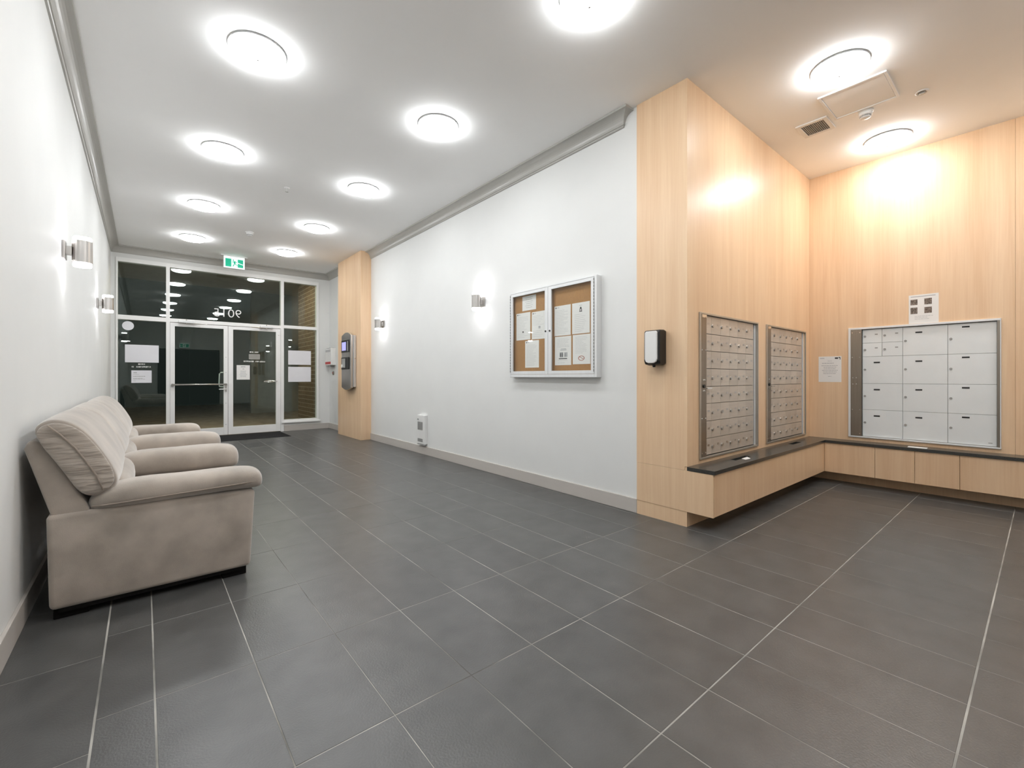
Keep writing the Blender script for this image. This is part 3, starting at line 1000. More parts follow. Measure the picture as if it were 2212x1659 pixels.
def mail_bank(x0, x1, cols, label, side_word):
    t = thing('mailbox_bank', ((x0 + x1) / 2, YA, 0.48), label, 'mailboxes', 'wall mailbox banks')
    z0, z1 = 0.484, 1.627
    yf, yd = YA - 0.012, YA + 0.010
    b = new_bm()
    box(b, x0, x0 + 0.016, yf, yd + 0.02, z0, z1)
    box(b, x1 - 0.014, x1, yf, yd + 0.02, z0, z1)
    box(b, x0 + 0.016, x1 - 0.014, yf, yd + 0.02, z0, z0 + 0.014)
    box(b, x0 + 0.016, x1 - 0.014, yf, yd + 0.02, z1 - 0.014, z1)
    obj('frame', b, M['bank_frame'], t, bevel=0.002)
    obj('housing', bx(x0 + 0.018, x1 - 0.016, yd + 0.022, YA + 0.085, z0 + 0.016, z1 - 0.016), M['void'], t)
    obj('frame_liner', bx(x1 - 0.045, x1 - 0.0145, yd, yd + 0.018, z0 + 0.0145, z1 - 0.0145), M['alu_light'], t)
    s = obj('steel_strip', bx(x0 + 0.0165, x0 + 0.105, yf + 0.004, yd - 0.001, z0 + 0.0145, z1 - 0.0145), M['strip'], t)
    rb = new_bm()
    for z in (1.59, 1.335, 0.80, 0.53):
        for dx in (0.03, 0.088):
            tube(rb, [(x0 + dx, yf + 0.004, z), (x0 + dx, yf + 0.001, z)], 0.005, 8)
    for z in (1.10, 1.015):
        for dx in (0.05, 0.072):
            tube(rb, [(x0 + dx, yf + 0.004, z), (x0 + dx, yf + 0.001, z)], 0.0055, 8)
    o = obj('rivet', rb, M['chrome'], s)
    o['kind'] = 'stuff'
    obj('corner_plate', bx(x0 + 0.03, x0 + 0.103, yf + 0.001, yf + 0.004, 1.588, 1.612), M['chrome'], s)
    obj('master_lock', tube(new_bm(), [(x0 + 0.060, yf + 0.004, 1.052), (x0 + 0.060, yf - 0.004, 1.052)], 0.014, 16), M['black'], s)
    obj('latch_handle', bx(x0 + 0.105, x0 + 0.185, yf - 0.004, yf + 0.006, 1.030, 1.040), M['chrome'], s, bevel=0.001)
    for r in range(8):
        zt, zb = ZR[r] - 0.002, ZR[r + 1] + 0.002
        for c in range(len(cols) - 1):
            if r == 0 and c == 0:
                pass
            key = (round(cols[c + 1] - cols[c], 4), round(zt - zb, 4))
            if key not in mail_mesh:
                w, h = key
                bm = bx(-w / 2 + 0.0006, w / 2 - 0.0006, 0, 0.018, 0, h)
                bmesh.ops.bevel(bm, geom=[e for e in bm.edges], offset=0.0008, segments=1, affect='EDGES')
                me = bpy.data.meshes.new('mailbox_door')
                bm.to_mesh(me); bm.free()
                me.materials.append(M['steel'])
                mail_mesh[key] = me
            xm, zm = (cols[c] + cols[c + 1]) / 2, (zt + zb) / 2
            d = inst('mailbox_door', mail_mesh[key], (xm, yd, zb), t)
            if c > 0:
                inst('lock', lock_mesh, (cols[c] + 0.020, yd, zm - 0.004), d)
            inst('number_plate', plate_mesh, (cols[c + 1] - 0.043, yd, zm + 0.010), d)
    return t


mail_mesh = {}
bm = tube(new_bm(), [(0, 0, 0), (0, -0.008, 0), (0, -0.0095, 0)], 0.0125, 14)
lock_mesh = bpy.data.meshes.new('lock'); bm.to_mesh(lock_mesh); bm.free(); lock_mesh.materials.append(M['nickel'])
bm = bx(-0.017, 0.017, -0.0008, 0, -0.007, 0.007)
plate_mesh = bpy.data.meshes.new('number_plate'); bm.to_mesh(plate_mesh); bm.free(); plate_mesh.materials.append(M['nickel'])
mail_bank(3.300, 4.385, [3.358 + 0.1606 * k for k in range(7)], 'steel mailbox bank nearer the pillar, above the stone ledge slot with paper', 'near')
mail_bank(4.580, 5.660, [4.633 + 0.1595 * k for k in range(7)], 'steel mailbox bank next to the alcove corner', 'far')

# ------------------------------------------------------------------ parcel lockers
t = thing('parcel_lockers', (XA, 0.8, 0.49), 'bank of grey parcel lockers in a bright frame', 'lockers')
xf, xd = XA - 0.014, XA + 0.008
b = new_bm()
box(b, xf, xd + 0.02, 1.330, 1.350, 0.488, 1.642)
box(b, xf, xd + 0.02, 0.252, 0.259, 0.488, 1.642)
box(b, xf, xd + 0.02, 0.259, 1.330, 0.488, 0.502)
box(b, xf, xd + 0.02, 0.259, 1.330, 1.622, 1.642)
obj('frame', b, M['alu_light'], t, bevel=0.002)
obj('housing', bx(xd + 0.022, XA + 0.085, 0.27, 1.328, 0.504, 1.62), M['grille'], t)
s = obj('steel_strip', bx(xf + 0.004, xd, 1.236, 1.3295, 0.5025, 1.6215), M['strip'], t)
rb = new_bm()
for z in (1.59, 1.33, 0.78, 0.53):
    for y in (1.315, 1.252):
        tube(rb, [(xf + 0.004, y, z), (xf + 0.001, y, z)], 0.0055, 8)
for z in (1.115, 1.05):
    for y in (1.31, 1.28):
        tube(rb, [(xf + 0.004, y, z), (xf + 0.001, y, z)], 0.006, 8)
o = obj('rivet', rb, M['chrome'], s)
o['kind'] = 'stuff'
obj('edge_strip', bx(xf + 0.002, xd, 0.2595, 0.2762, 0.5025, 1.6215), M['strip'], t)
ZL = [1.617, 1.336, 1.056, 0.784, 0.505]
CL = [(1.233, 0.9115), (0.9115, 0.5905), (0.5905, 0.277)]
slot_dz = [0.063, 0.058, 0.032]


def locker_door(ya, yb, zt, zb, slot, lock_z):
    d = obj('locker_door', bx(xd, xd + 0.018, yb + 0.0013, ya - 0.0013, zb + 0.0013, zt - 0.0013), M['locker'], t, bevel=0.001, seg=1)
    obj('lock', tube(new_bm(), [(xd, ya - 0.021, lock_z), (xd - 0.005, ya - 0.021, lock_z)], 0.0105, 14), M['grille'], d)
    if slot:
        obj('label_slot', bx(xd - 0.0014, xd, slot[0] - 0.05, slot[0], slot[1] - 0.007, slot[1] + 0.007), M['black'], d)
    else:
        obj('number_plate', bx(xd - 0.0012, xd, yb + 0.035, yb + 0.058, (zt + zb) / 2 + 0.012, (zt + zb) / 2 + 0.022), M['grille'], d)


for r in range(4):
    for c, (ya, yb) in enumerate(CL):
        if r == 0 and c == 0:
            for a0, a1 in ((1.233, 1.072), (1.072, 0.9115)):
                for q0, q1 in ((1.617, 1.4765), (1.4765, 1.336)):
                    locker_door(a0, a1, q0, q1, None, (q0 + q1) / 2)
            continue
        zt, zb = ZL[r], ZL[r + 1]
        locker_door(ya, yb, zt, zb, (ya - 0.094, zt - slot_dz[c]), (zt + zb) / 2 + 0.004)
obj('maker_plate', bx(xd - 0.001, xd, 0.305, 0.33, 0.530, 0.536), M['grille'], t)

# ------------------------------------------------------------------ wall hung cabinets and stone ledge
ZC0, ZC1, YFc, XFc = 0.116, 0.4225, 1.517, 5.606


def cabinet(name, args, front, label):
    x0, x1, y0, y1 = args
    t = thing(name, ((x0 + x1) / 2, (y0 + y1) / 2, ZC0), label, 'cabinet', 'wall hung maple cabinets')
    g = 0.0015
    if front == 'y':
        obj('body', bx(x0 + g, x1 - g, y0 + 0.02, y1, ZC0 + 0.004, ZC1), M['wood_edge'], t)
        obj('front_panel', bx(x0 + g, x1 - g, y0, y0 + 0.018, ZC0, ZC1), M['wood'], t, bevel=0.001, seg=1)
    else:
        obj('body', bx(x0 + 0.02, x1, y0 + g, y1 - g, ZC0 + 0.004, ZC1), M['wood_edge'], t)
        obj('front_panel', bx(x0, x0 + 0.018, y0 + g, y1 - g, ZC0, ZC1), M['wood'], t, bevel=0.001, seg=1)
    return t


c0 = cabinet('wall_cabinet', (XW + 0.02, 3.82, YFc, YA), 'y', 'maple wall cabinet at the pillar end under the stone ledge')
obj('end_panel', bx(XW, XW + 0.0195, YFc, 2.155, ZC0 - 0.002, ZC1), M['wood'], c0, bevel=0.001, seg=1)
cabinet('wall_cabinet', (3.82, XFc, YFc, YA), 'y', 'long maple wall cabinet under the mailbox banks')
for k, (ya, yb, lab) in enumerate(((YFc, 1.091, 'maple wall cabinet in the alcove corner'), (1.091, 0.794, 'narrow maple wall cabinet second from the alcove corner'),
                                   (0.794, 0.493, 'narrow maple wall cabinet third from the alcove corner'), (0.493, -0.05, 'maple wall cabinet at the right edge of the photo'),
                                   (-0.05, -1.0, 'maple wall cabinet outside the right edge of the photo'))):
    cabinet('wall_cabinet', (XFc, XA, yb, ya), 'x', lab)

# L shaped stone with two letter slots, built from a grid of cells that leaves the slots open
SL = [(3.672, 3.955, 1.599, 1.643), (4.975, 5.21, 1.61, 1.658)]
xs = sorted({XW - 0.002, XFc - 0.011, XA} | {v for s_ in SL for v in s_[:2]})
ys = sorted({-1.0, YFc - 0.011, YA} | {v for s_ in SL for v in s_[2:]})
bm = new_bm()
vt = {}
def V(x, y, z):
    k = (round(x, 5), round(y, 5), round(z, 5))
    if k not in vt: vt[k] = bm.verts.new(k)
    return vt[k]
ZS0, ZS1 = 0.4235, 0.4510
solid = {}
for i in range(len(xs) - 1):
    for j in range(len(ys) - 1):
        mx_, my_ = (xs[i] + xs[i + 1]) / 2, (ys[j] + ys[j + 1]) / 2
        inside = my_ > YFc - 0.011 or mx_ > XFc - 0.011
        if any(s_[0] < mx_ < s_[1] and s_[2] < my_ < s_[3] for s_ in SL): inside = False
        solid[(i, j)] = inside
for (i, j), ok in solid.items():
    if not ok: continue
    a, b_, c_, d_ = xs[i], xs[i + 1], ys[j], ys[j + 1]
    bm.faces.new((V(a, c_, ZS1), V(b_, c_, ZS1), V(b_, d_, ZS1), V(a, d_, ZS1)))
    bm.faces.new((V(a, d_, ZS0), V(b_, d_, ZS0), V(b_, c_, ZS0), V(a, c_, ZS0)))
    for (ni, nj), (p, q) in {(i - 1, j): ((a, d_), (a, c_)), (i + 1, j): ((b_, c_), (b_, d_)), (i, j - 1): ((a, c_), (b_, c_)), (i, j + 1): ((b_, d_), (a, d_))}.items():
        if not solid.get((ni, nj), False):
            bm.faces.new((V(*p, ZS0), V(*q, ZS0), V(*q, ZS1), V(*p, ZS1)))
bmesh.ops.recalc_face_normals(bm, faces=bm.faces)
led = obj('stone_ledge', bm, M['granite'])
tag(led, 'L shaped dark polished stone ledge below the mailboxes', 'ledge')
for s_ in SL:
    obj('letter_slot_shade', bx(s_[0], s_[1], s_[2], s_[3], ZS0 - 0.0005, ZS0 + 0.006), M['void'], led)  # near-black slab paints the shade inside each open slot

fl = new_bm()
rings(fl, [[(3.760, 1.560, 0.4512), (3.845, 1.555, 0.4512), (3.880, 1.596, 0.4512), (3.778, 1.597, 0.4512)],
           [(3.760, 1.560, 0.4530), (3.845, 1.555, 0.4530), (3.880, 1.596, 0.4570), (3.778, 1.597, 0.4545)]])
tag(obj('paper_flyer', fl, M['paper']), 'small white flyer beside the letter slot on the stone ledge', 'paper')
tag(obj('paper_flyer', bx(5.63, 5.70, 0.715, 0.85, 0.4512, 0.4545), M['paper']), 'thin white flyer on the ledge below the parcel lockers', 'paper')

# ------------------------------------------------------------------ notices on the locker wall
sheet('notice', 'x', XA, 1.624, 1.413, 1.068, 1.349, 'white notice with centred text left of the parcel lockers', 'notice',
      [(0.06, 0.915, 0.26, 0.945, 'ink'), (0.72, 0.90, 0.86, 0.955, 'ink_dark'), (0.88, 0.93, 0.955, 0.965, 'ink_dark'), (0.925, 0.87, 0.955, 0.93, 'ink_dark')]
      + text_lines(0.82, 0.82, 1, 0.4, 0.62, 0.015) + text_lines(0.735, 0.73, 1, 0.16, 0.95, 0.028) + text_lines(0.64, 0.33, 6, 0.12, 0.88, 0.022, 'ink', True) + text_lines(0.22, 0.21, 1, 0.42, 0.62, 0.02))
sheet('notice', 'x', XA, 0.865, 0.651, 1.645, 1.924, 'white notice with four photographs above the parcel lockers', 'notice',
      [(0.06, 0.65, 0.30, 0.84, 'ink_photo'), (0.06, 0.34, 0.30, 0.56, 'ink_photo'), (0.53, 0.64, 0.78, 0.85, 'ink_photo'), (0.53, 0.34, 0.78, 0.55, 'ink_photo'),
       (0.07, 0.92, 0.90, 0.95, 'ink')] + text_lines(0.25, 0.15, 3, 0.2, 0.85, 0.012))

# ------------------------------------------------------------------ notice cabinet
t = thing('notice_cabinet', (3.11, 3.14, 1.12), 'silver glazed notice cabinet with cork back and two doors', 'notice board')
nx0, ny0, ny1, nz0, nz1 = 3.075, 2.534, 3.744, 1.120, 2.030
b = new_bm()
for a in ((ny0, ny0 + 0.028, nz0, nz1), (ny1 - 0.016, ny1, nz0, nz1), (ny0 + 0.028, ny1 - 0.016, nz0, nz0 + 0.03), (ny0 + 0.028, ny1 - 0.016, nz1 - 0.014, nz1)):
    box(b, nx0, XR - 0.0005, a[0], a[1], a[2], a[3])
obj('case', b, M['alu_light'], t, bevel=0.002)
obj('cork_back', bx(3.116, XR - 0.001, ny0 + 0.028, ny1 - 0.016, nz0 + 0.03, nz1 - 0.014), M['cork'], t)


def cab_door(y0, y1, g0, g1, hinge_y, lock_y):
    b = new_bm()
    z0, z1 = nz0 + 0.032, nz1 - 0.016
    xa, xb = nx0 - 0.001, nx0 + 0.015
    box(b, xa, xb, y0, g0, z0, z1)
    box(b, xa, xb, g1, y1, z0, z1)
    box(b, xa, xb, g0, g1, z0, 1.184)
    box(b, xa, xb, g0, g1, 1.984, z1)
    d = obj('cabinet_door', b, M['alu_light'], t, bevel=0.0015)
    obj('pane', bx(nx0 + 0.006, nx0 + 0.010, g0, g1, 1.184, 1.984), M['glass_thin'], d)
    obj('lock', tube(new_bm(), [(xa, lock_y, 1.578), (xa - 0.006, lock_y, 1.578)], 0.009, 12), M['black'], d)
    hb = new_bm()
    k = 0
    z = z0 + 0.02
    while z < z1 - 0.02:
        tube(hb, [(xa - 0.002, hinge_y, z), (xa - 0.002, hinge_y, z + 0.022)], 0.0045, 6)
        z += 0.03
    h = obj('hinge', hb, M['grille'], d)
    h['kind'] = 'stuff'


cab_door(ny0 + 0.030, 3.146, 2.600, 3.102, ny0 + 0.031, 3.121)
cab_door(3.150, ny1 - 0.017, 3.193, 3.692, ny1 - 0.016, 3.179)

BX = 3.1158
person = [(0.42, 0.70, 0.58, 0.72, 'ink_dark'), (0.44, 0.72, 0.48, 0.79, 'ink_dark'), (0.53, 0.72, 0.57, 0.79, 'ink_dark'), (0.45, 0.79, 0.55, 0.83, 'ink_dark'), (0.47, 0.83, 0.53, 0.86, 'ink_dark')]
shops = [(0.30, 0.27, 0.52, 0.45, 'ink'), (0.33, 0.29, 0.38, 0.42, 'ink_dark'), (0.44, 0.29, 0.48, 0.43, 'ink_dark'), (0.58, 0.28, 0.78, 0.44, 'ink'), (0.63, 0.30, 0.66, 0.42, 'ink_dark'),
         (0.34, 0.51, 0.72, 0.54, 'ink'), (0.38, 0.56, 0.70, 0.58, 'ink'), (0.25, 0.21, 0.76, 0.24, 'ink_dark')]
ringp = []
for k in range(20):
    a = 2 * math.pi * k / 20
    cx_, cz_ = 0.5 + 0.16 * math.cos(a), 0.20 + 0.075 * math.sin(a)
    ringp.append((cx_ - 0.022, cz_ - 0.011, cx_ + 0.022, cz_ + 0.011, 'ink_red'))
for k in range(7):
    ringp.append((0.39 + 0.032 * k, 0.235 - 0.0115 * k, 0.43 + 0.032 * k, 0.252 - 0.0115 * k, 'ink_red'))
NOTES = [
    (3.578, 3.364, 1.825, 1.978, 'short white card at the top of the left cabinet door', text_lines(0.88, 0.2, 6, 0.2, 0.8, 0.03, 'ink', True)),
    (3.676, 3.452, 1.518, 1.806, 'white notice on the left edge of the cork board', LOGO + text_lines(0.84, 0.1, 14, 0.10, 0.86) + [(0.45, 0.26, 0.53, 0.32, 'ink_dark')]),
    (3.428, 3.215, 1.513, 1.797, 'white notice on the cork beside the centre cabinet locks', LOGO + text_lines(0.84, 0.52, 7, 0.10, 0.86) + [(0.48, 0.38, 0.62, 0.47, 'ink')] + text_lines(0.3, 0.1, 4, 0.1, 0.8)),
    (3.533, 3.320, 1.221, 1.503, 'lowest white notice in the left half of the cork board', LOGO + text_lines(0.84, 0.08, 16, 0.12, 0.85)),
    (3.096, 2.881, 1.524, 1.815, 'upper left notice in the right half of the cork board', LOGO + text_lines(0.84, 0.08, 16, 0.12, 0.88)),
    (2.862, 2.647, 1.527, 1.815, 'upper right notice with a small black figure on the cork board', [(0.42, 0.90, 0.58, 0.915, 'ink')] + person + text_lines(0.62, 0.08, 10, 0.15, 0.85)),
    (3.090, 2.874, 1.238, 1.516, 'notice with a black drawing of two shops on the cork board', text_lines(0.92, 0.64, 7, 0.15, 0.9) + shops + text_lines(0.16, 0.08, 2, 0.2, 0.8)),
    (2.854, 2.640, 1.243, 1.518, 'notice with a red prohibition circle on the cork board', text_lines(0.92, 0.38, 12, 0.15, 0.85) + ringp),
]
for a, c, z0, z1, lab, pr in NOTES:
    sheet('notice', 'x', BX, a, c, z0, z1, lab, 'notice', pr, group='notices in the glazed cabinet')

# ------------------------------------------------------------------ hand soap dispenser on the pillar
t = thing('soap_dispenser', (XW, 1.96, 1.22), 'black and white hand soap dispenser on the maple wall end', 'soap dispenser')
px_, py_ = 0.105, 0.105
pr_ = [(XW, 1.225), (XW, 1.484), (XW - 0.03, 1.491), (XW - 0.085, 1.488), (XW - 0.098, 1.474), (XW - 0.100, 1.25), (XW - 0.088, 1.222), (XW - 0.04, 1.214)]
b = prism(new_bm(), pr_, 'y', 1.885, 2.022)
obj('body', b, M['black'], t, bevel=0.012, seg=3)
fr_ = [(1.912, 1.478), (1.995, 1.478), (2.007, 1.468), (2.007, 1.262), (1.998, 1.240), (1.975, 1.230), (1.932, 1.230), (1.909, 1.240), (1.900, 1.262), (1.900, 1.468)]
b = prism(new_bm(), fr_, 'x', XW - 0.112, XW - 0.094)
obj('front_cover', b, M['plastic'], t, bevel=0.006, seg=3)
obj('nozzle', lathe(new_bm(), (XW - 0.065, 1.953, 1.20), [(0.001, 0.0), (0.010, 0.0), (0.013, 0.018), (0.001, 0.018)], 14), M['black'], t)

# ------------------------------------------------------------------ small wall heater
t = thing('wall_heater', (XR, 5.80, 0.14), 'narrow white wall heater with two grey grilles above the baseboard', 'heater')
hx = XR - 0.045
obj('body', bx(hx, XR, 5.688, 5.912, 0.150, 0.570), M['plastic'], t, bevel=0.006, seg=2)
obj('bottom_edge', bx(hx - 0.002, XR - 0.016, 5.692, 5.908, 0.137, 0.149), M['grille'], t)
for z0, z1 in ((0.355, 0.468), (0.183, 0.226)):
    b = new_bm()
    z = z0
    while z < z1 - 0.003:
        box(b, hx - 0.003, hx, 5.75, 5.895, z, z + 0.005)
        z += 0.008
    g_ = obj('grille', b, M['grille'], t)
    g_['kind'] = 'stuff'
    obj('grille_backing', bx(hx - 0.001, hx, 5.748, 5.897, z0 - 0.002, z1 + 0.002), M['grille'], t)
obj('control_knob', tube(new_bm(), [(hx, 5.88, 0.505), (hx - 0.010, 5.88, 0.505)], 0.012, 12), M['grille'], t)

# ------------------------------------------------------------------ intercom on the far pillar
t = thing('intercom_panel', (2.95, 8.23, 0.9), 'tall brushed steel intercom panel on the far maple pillar', 'intercom')
N_ = 14
prof_top = []
iy0, iy1, iz0, iz1, ixw = 7.985, 8.47, 0.93, 1.885, 2.95
ring_out = []
for k in range(N_ + 1):
    u = k / N_
    yv = iy0 + (iy1 - iy0) * u
    ring_out.append((yv, iz1 + 0.055 * math.sin(math.pi * u)))
for k in range(N_ + 1):
    u = 1 - k / N_
    yv = iy0 + (iy1 - iy0) * u
    ring_out.append((yv, iz0 - 0.045 * math.sin(math.pi * u)))
obj('front_plate', prism(new_bm(), ring_out, 'x', 2.862, 2.905), M['nickel'], t, bevel=0.006)
obj('side_shell', bx(2.9055, 2.9495, iy0 - 0.03, iy1 + 0.03, iz0 + 0.01, iz1 - 0.01), M['alu'], t, bevel=0.004)
m1 = obj('screen_bezel', bx(2.850, 2.8615, 8.06, 8.45, 1.575, 1.80), M['black'], t, bevel=0.006)
obj('screen', bx(2.8485, 2.8498, 8.20, 8.41, 1.61, 1.765), M['screen'], m1)
obj('speaker_bar', bx(2.8485, 2.8498, 8.09, 8.13, 1.60, 1.775), M['alu'], m1)
m2 = obj('reader_bezel', bx(2.850, 2.8615, 8.06, 8.45, 1.262, 1.485), M['black'], t, bevel=0.006)
obj('card_reader', bx(2.838, 2.8498, 8.22, 8.39, 1.29, 1.46), M['grille'], m2, bevel=0.005)
obj('call_button', tube(new_bm(), [(2.8378, 8.37, 1.325), (2.830, 8.37, 1.325)], 0.030, 14), M['plastic'], m2)
obj('side_screw', tube(new_bm(), [(2.93, iy0 - 0.03, 1.46), (2.93, iy0 - 0.036, 1.46)], 0.010, 10), M['chrome'], t)

# ------------------------------------------------------------------ sanitiser box beside the doors
t = thing('wall_dispenser_box', (XR, 9.84, 1.37), 'white wall box with a red stripe right of the entrance doors', 'dispenser')
obj('body', bx(3.035, XR, 9.635, 10.02, 1.375, 1.735), M['plastic'], t, bevel=0.008)
obj('red_stripe', bx(3.0335, 3.0348, 9.65, 10.005, 1.395, 1.445), M['red'], t)
obj('printed_strip', bx(3.0335, 3.0348, 9.66, 9.99, 1.655, 1.70), M['ink'], t)
obj('top_slot', bx(3.045, 3.12, 9.70, 9.96, 1.7352, 1.742), M['grille'], t)
obj('side_label', bx(3.05, 3.12, 9.6335, 9.6348, 1.45, 1.60), M['plastic'], t)
obj('outlet', bx(3.06, 3.13, 9.75, 9.90, 1.335, 1.3748), M['grille'], t, bevel=0.006)
t = thing('key_switch', (XR, 9.78, 1.17), 'small dark red key switch under the wall box', 'switch')
b = prism(new_bm(), [(9.755, 1.165), (9.805, 1.165), (9.815, 1.205), (9.805, 1.245), (9.755, 1.245), (9.745, 1.205)], 'x', XR - 0.022, XR)
obj('plate', b, M['strip'], t, bevel=0.003)
obj('key_barrel', tube(new_bm(), [(XR - 0.022, 9.78, 1.21), (XR - 0.030, 9.78, 1.21)], 0.012, 12), M['red'], t)

# ------------------------------------------------------------------ reclining sofa along the left wall
sofa = thing('recliner_sofa', (0.05, 4.62, 0), 'long taupe suede three-seat sofa with four padded arms', 'sofa')
S0, S1 = 2.90, 6.35
ARMS = [2.985, 3.975, 4.985, 6.255]
FAB = M['fabric']


def sect(x, yc, zc, ry, rz, n=20, e=2.6):
    pts = []
    for k in range(n):
        a = 2 * math.pi * k / n
        ca, sa = math.cos(a), math.sin(a)
        pts.append((x, yc + ry * math.copysign(abs(ca) ** (2 / e), ca), zc + rz * math.copysign(abs(sa) ** (2 / e), sa)))
    return pts


def soft_jit(x, y, z, amp):
    return amp * (math.sin(9 * x + 5 * y) * math.sin(7 * z + 3 * y) + 0.5 * math.sin(21 * x + 13 * z))


for k, yc in enumerate(ARMS):
    inner = k in (1, 2)
    ry = 0.112 if not inner else 0.125
    secs = [(-0.208, 0.506, 0.25, 0.012), (-0.200, 0.512, 0.55, 0.030), (-0.165, 0.527, 0.82, 0.050), (-0.09, 0.541, 0.97, 0.063), (0.02, 0.545, 1, 0.066),
            (0.16, 0.543, 1, 0.064), (0.30, 0.546, 1.01, 0.064), (0.42, 0.546, 1.0, 0.063), (0.485, 0.541, 0.97, 0.060), (0.517, 0.534, 0.88, 0.050), (0.531, 0.528, 0.65, 0.034), (0.536, 0.525, 0.3, 0.014)]
    dz = (0.0, -0.010, -0.012, -0.034)[k]
    rs = []
    for x, zc, f, rz in secs:
        ring = sect(x + (0.0, 0.02, 0.02, -0.03)[k], yc, zc + dz, ry * f, rz * (1.0 if k == 0 else 1.42), 22)
        rs.append([(px, py, pz + soft_jit(px, py, pz, 0.003)) for px, py, pz in ring])
    a_ = obj('arm_pad', rings(new_bm(), rs), FAB, sofa, smooth=True, subsurf=1)
    yo = yc - ry * 0.985
    if k == 0:
        obj('seam', tube(new_bm(), [(-0.19, yo + 0.045, 0.505 + dz), (-0.15, yo + 0.018, 0.508 + dz), (-0.08, yo + 0.004, 0.512 + dz), (0.15, yo - 0.001, 0.520 + dz), (0.42, yo - 0.001, 0.528 + dz), (0.50, yo + 0.012, 0.530 + dz), (0.525, yo + 0.04, 0.529 + dz)], 0.0035, 6), M['welt'], a_)
    y0, y1 = yc - 0.085, yc + 0.085
    pr_ = [(-0.334, 0.052), (0.470, 0.048), (0.494, 0.480), (-0.10, 0.492), (-0.344, 0.490)]
    if inner: pr_ = [(-0.2, 0.06), (0.475, 0.055), (0.50, 0.48), (-0.2, 0.49)]
    obj('arm_panel', prism(new_bm(), pr_, 'y', y0, y1), FAB, sofa, bevel=0.022, seg=4, smooth=True)

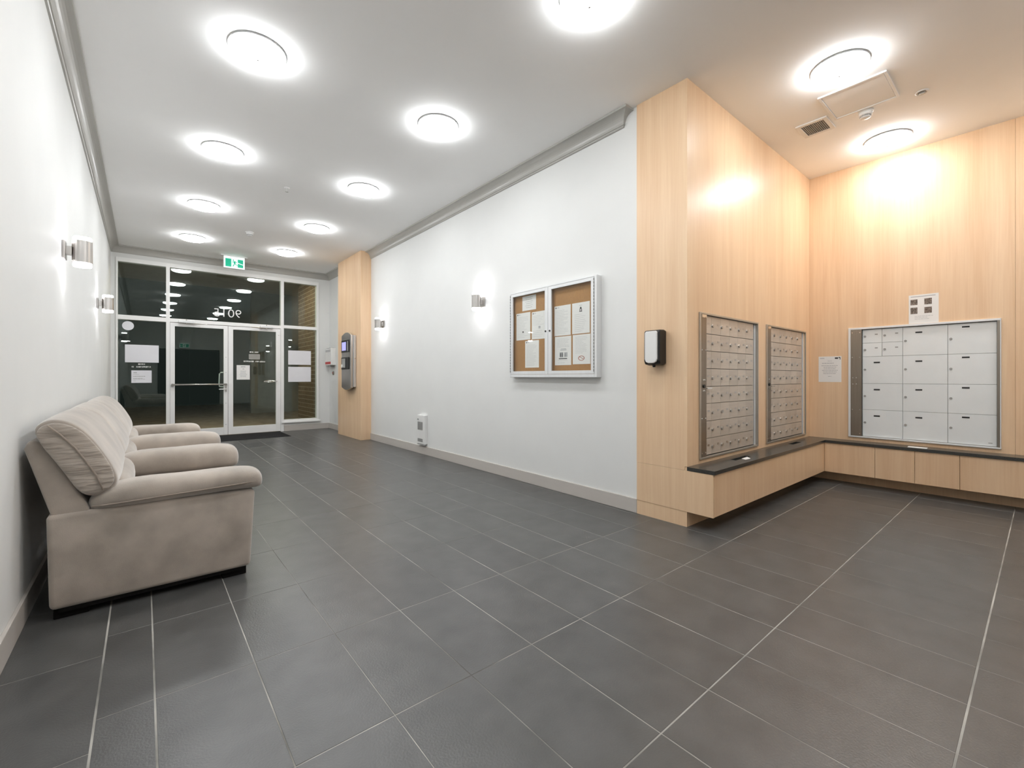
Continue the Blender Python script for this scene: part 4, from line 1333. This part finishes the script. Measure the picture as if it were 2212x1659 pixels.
back = prism(new_bm(), [(-0.325, 0.470), (-0.4135, 0.800), (-0.405, 0.828), (-0.385, 0.838), (-0.355, 0.825), (-0.30, 0.72), (-0.20, 0.50), (-0.20, 0.46)], 'y', S0 + 0.015, S1 - 0.015)
obj('back_shell', back, FAB, sofa, bevel=0.012, seg=3, smooth=True)
BP = [(-0.398, 0.880), (-0.372, 0.918), (-0.325, 0.936), (-0.265, 0.918), (-0.210, 0.870), (-0.155, 0.785), (-0.108, 0.690), (-0.088, 0.620), (-0.110, 0.570), (-0.170, 0.545),
      (-0.225, 0.560), (-0.262, 0.625), (-0.302, 0.705), (-0.352, 0.790)]
bc = (sum(p[0] for p in BP) / len(BP), sum(p[1] for p in BP) / len(BP))
bounds = [S0 + 0.005, 3.975, 4.985, S1 - 0.005]
for k in range(3):
    y0, y1 = bounds[k], bounds[k + 1]
    st = [(0.0, 0.955), (0.012, 0.985), (0.04, 1.0), (0.25, 1.06), (0.5, 1.09), (0.75, 1.06)]
    L_ = y1 - y0
    ys_ = [(y0, 0.90 if k == 0 else 0.66), (y0 + 0.018, 0.975 if k == 0 else 0.84), (y0 + 0.05, 1.01), (y0 + L_ * 0.3, 1.04), (y0 + L_ * 0.5, 1.05), (y0 + L_ * 0.7, 1.04), (y1 - 0.05, 1.01), (y1 - 0.018, 0.84), (y1, 0.66)]
    rs = []
    for yv, s_ in ys_:
        ring = []
        for q in BP:
            fx = s_ if q[0] > bc[0] else min(s_, 1.0)
            ring.append((max(bc[0] + (q[0] - bc[0]) * fx, -0.412) + soft_jit(q[0] * 2, yv * 2, q[1], 0.004) * (0 if yv in (y0, y1) else 1), yv, bc[1] + (q[1] - bc[1]) * (0.5 + 0.5 * s_) + 0.012 * (s_ - 1)))
        rs.append(ring)
    pad = obj('back_cushion', rings(new_bm(), rs), FAB, sofa, smooth=True, subsurf=2)
    if k == 0:
        # pleated end gusset with its welt
        gp = [(bc[0] + (q[0] - bc[0]) * 0.985, bc[1] + (q[1] - bc[1]) * 0.985) for q in BP]
        rs = [[(q[0], y0 - 0.004, q[1]) for q in gp], [(bc[0] + (q[0] - bc[0]) * 0.9, y0 - 0.016, bc[1] + (q[1] - bc[1]) * 0.93) for q in gp],
              [(bc[0] + (q[0] - bc[0]) * 0.45, y0 - 0.026, bc[1] + (q[1] - bc[1]) * 0.5) for q in gp]]
        obj('pleated_gusset', rings(new_bm(), rs), M['pleat'], pad, smooth=True, subsurf=2)
        wl = [(-0.335, 0.905), (-0.295, 0.862), (-0.245, 0.795), (-0.205, 0.722), (-0.172, 0.655), (-0.150, 0.585)]
        obj('welt', tube(new_bm(), [(a, y0 - 0.027, c_) for a, c_ in wl], 0.004, 6), M['welt'], pad, smooth=True)
    # lumbar roll and seat cushion of this place
    ya, yb = ARMS[k] + 0.10, ARMS[k + 1] - 0.10
    rs = []
    for u, s_ in ((0, 0.55), (0.04, 0.85), (0.12, 1.0), (0.5, 1.06), (0.88, 1.0), (0.96, 0.85), (1, 0.55)):
        yv = ya + (yb - ya) * u
        rs.append([(-0.120 + 0.080 * s_ * math.cos(a), yv, 0.535 + 0.085 * s_ * math.sin(a)) for a in [2 * math.pi * q / 14 for q in range(14)]])
    obj('lumbar_cushion', rings(new_bm(), rs), FAB, sofa, smooth=True, subsurf=1)
    b = bx(-0.06, 0.515, ya - 0.02, yb + 0.02, 0.30, 0.455)
    obj('seat_cushion', b, FAB, sofa, bevel=0.05, seg=5, smooth=True)
    obj('front_panel', bx(-0.2, 0.485, ya - 0.02, yb + 0.02, 0.055, 0.298), FAB, sofa, bevel=0.02, seg=3, smooth=True)
for y0, y1 in ((S0 + 0.03, S0 + 0.12), (S1 - 0.12, S1 - 0.03)):
    obj('leg', bx(0.335, 0.452, y0, y1, 0.0, 0.052), M['leg'], sofa, bevel=0.004)
    obj('leg', bx(-0.322, -0.20, y0, y1, 0.0, 0.058), M['leg'], sofa, bevel=0.004)
obj('base_frame', bx(-0.30, 0.43, S0 + 0.012, S1 - 0.012, 0.034, 0.0535), M['leg'], sofa)  # black underframe, extended outwards to paint the underside's shade
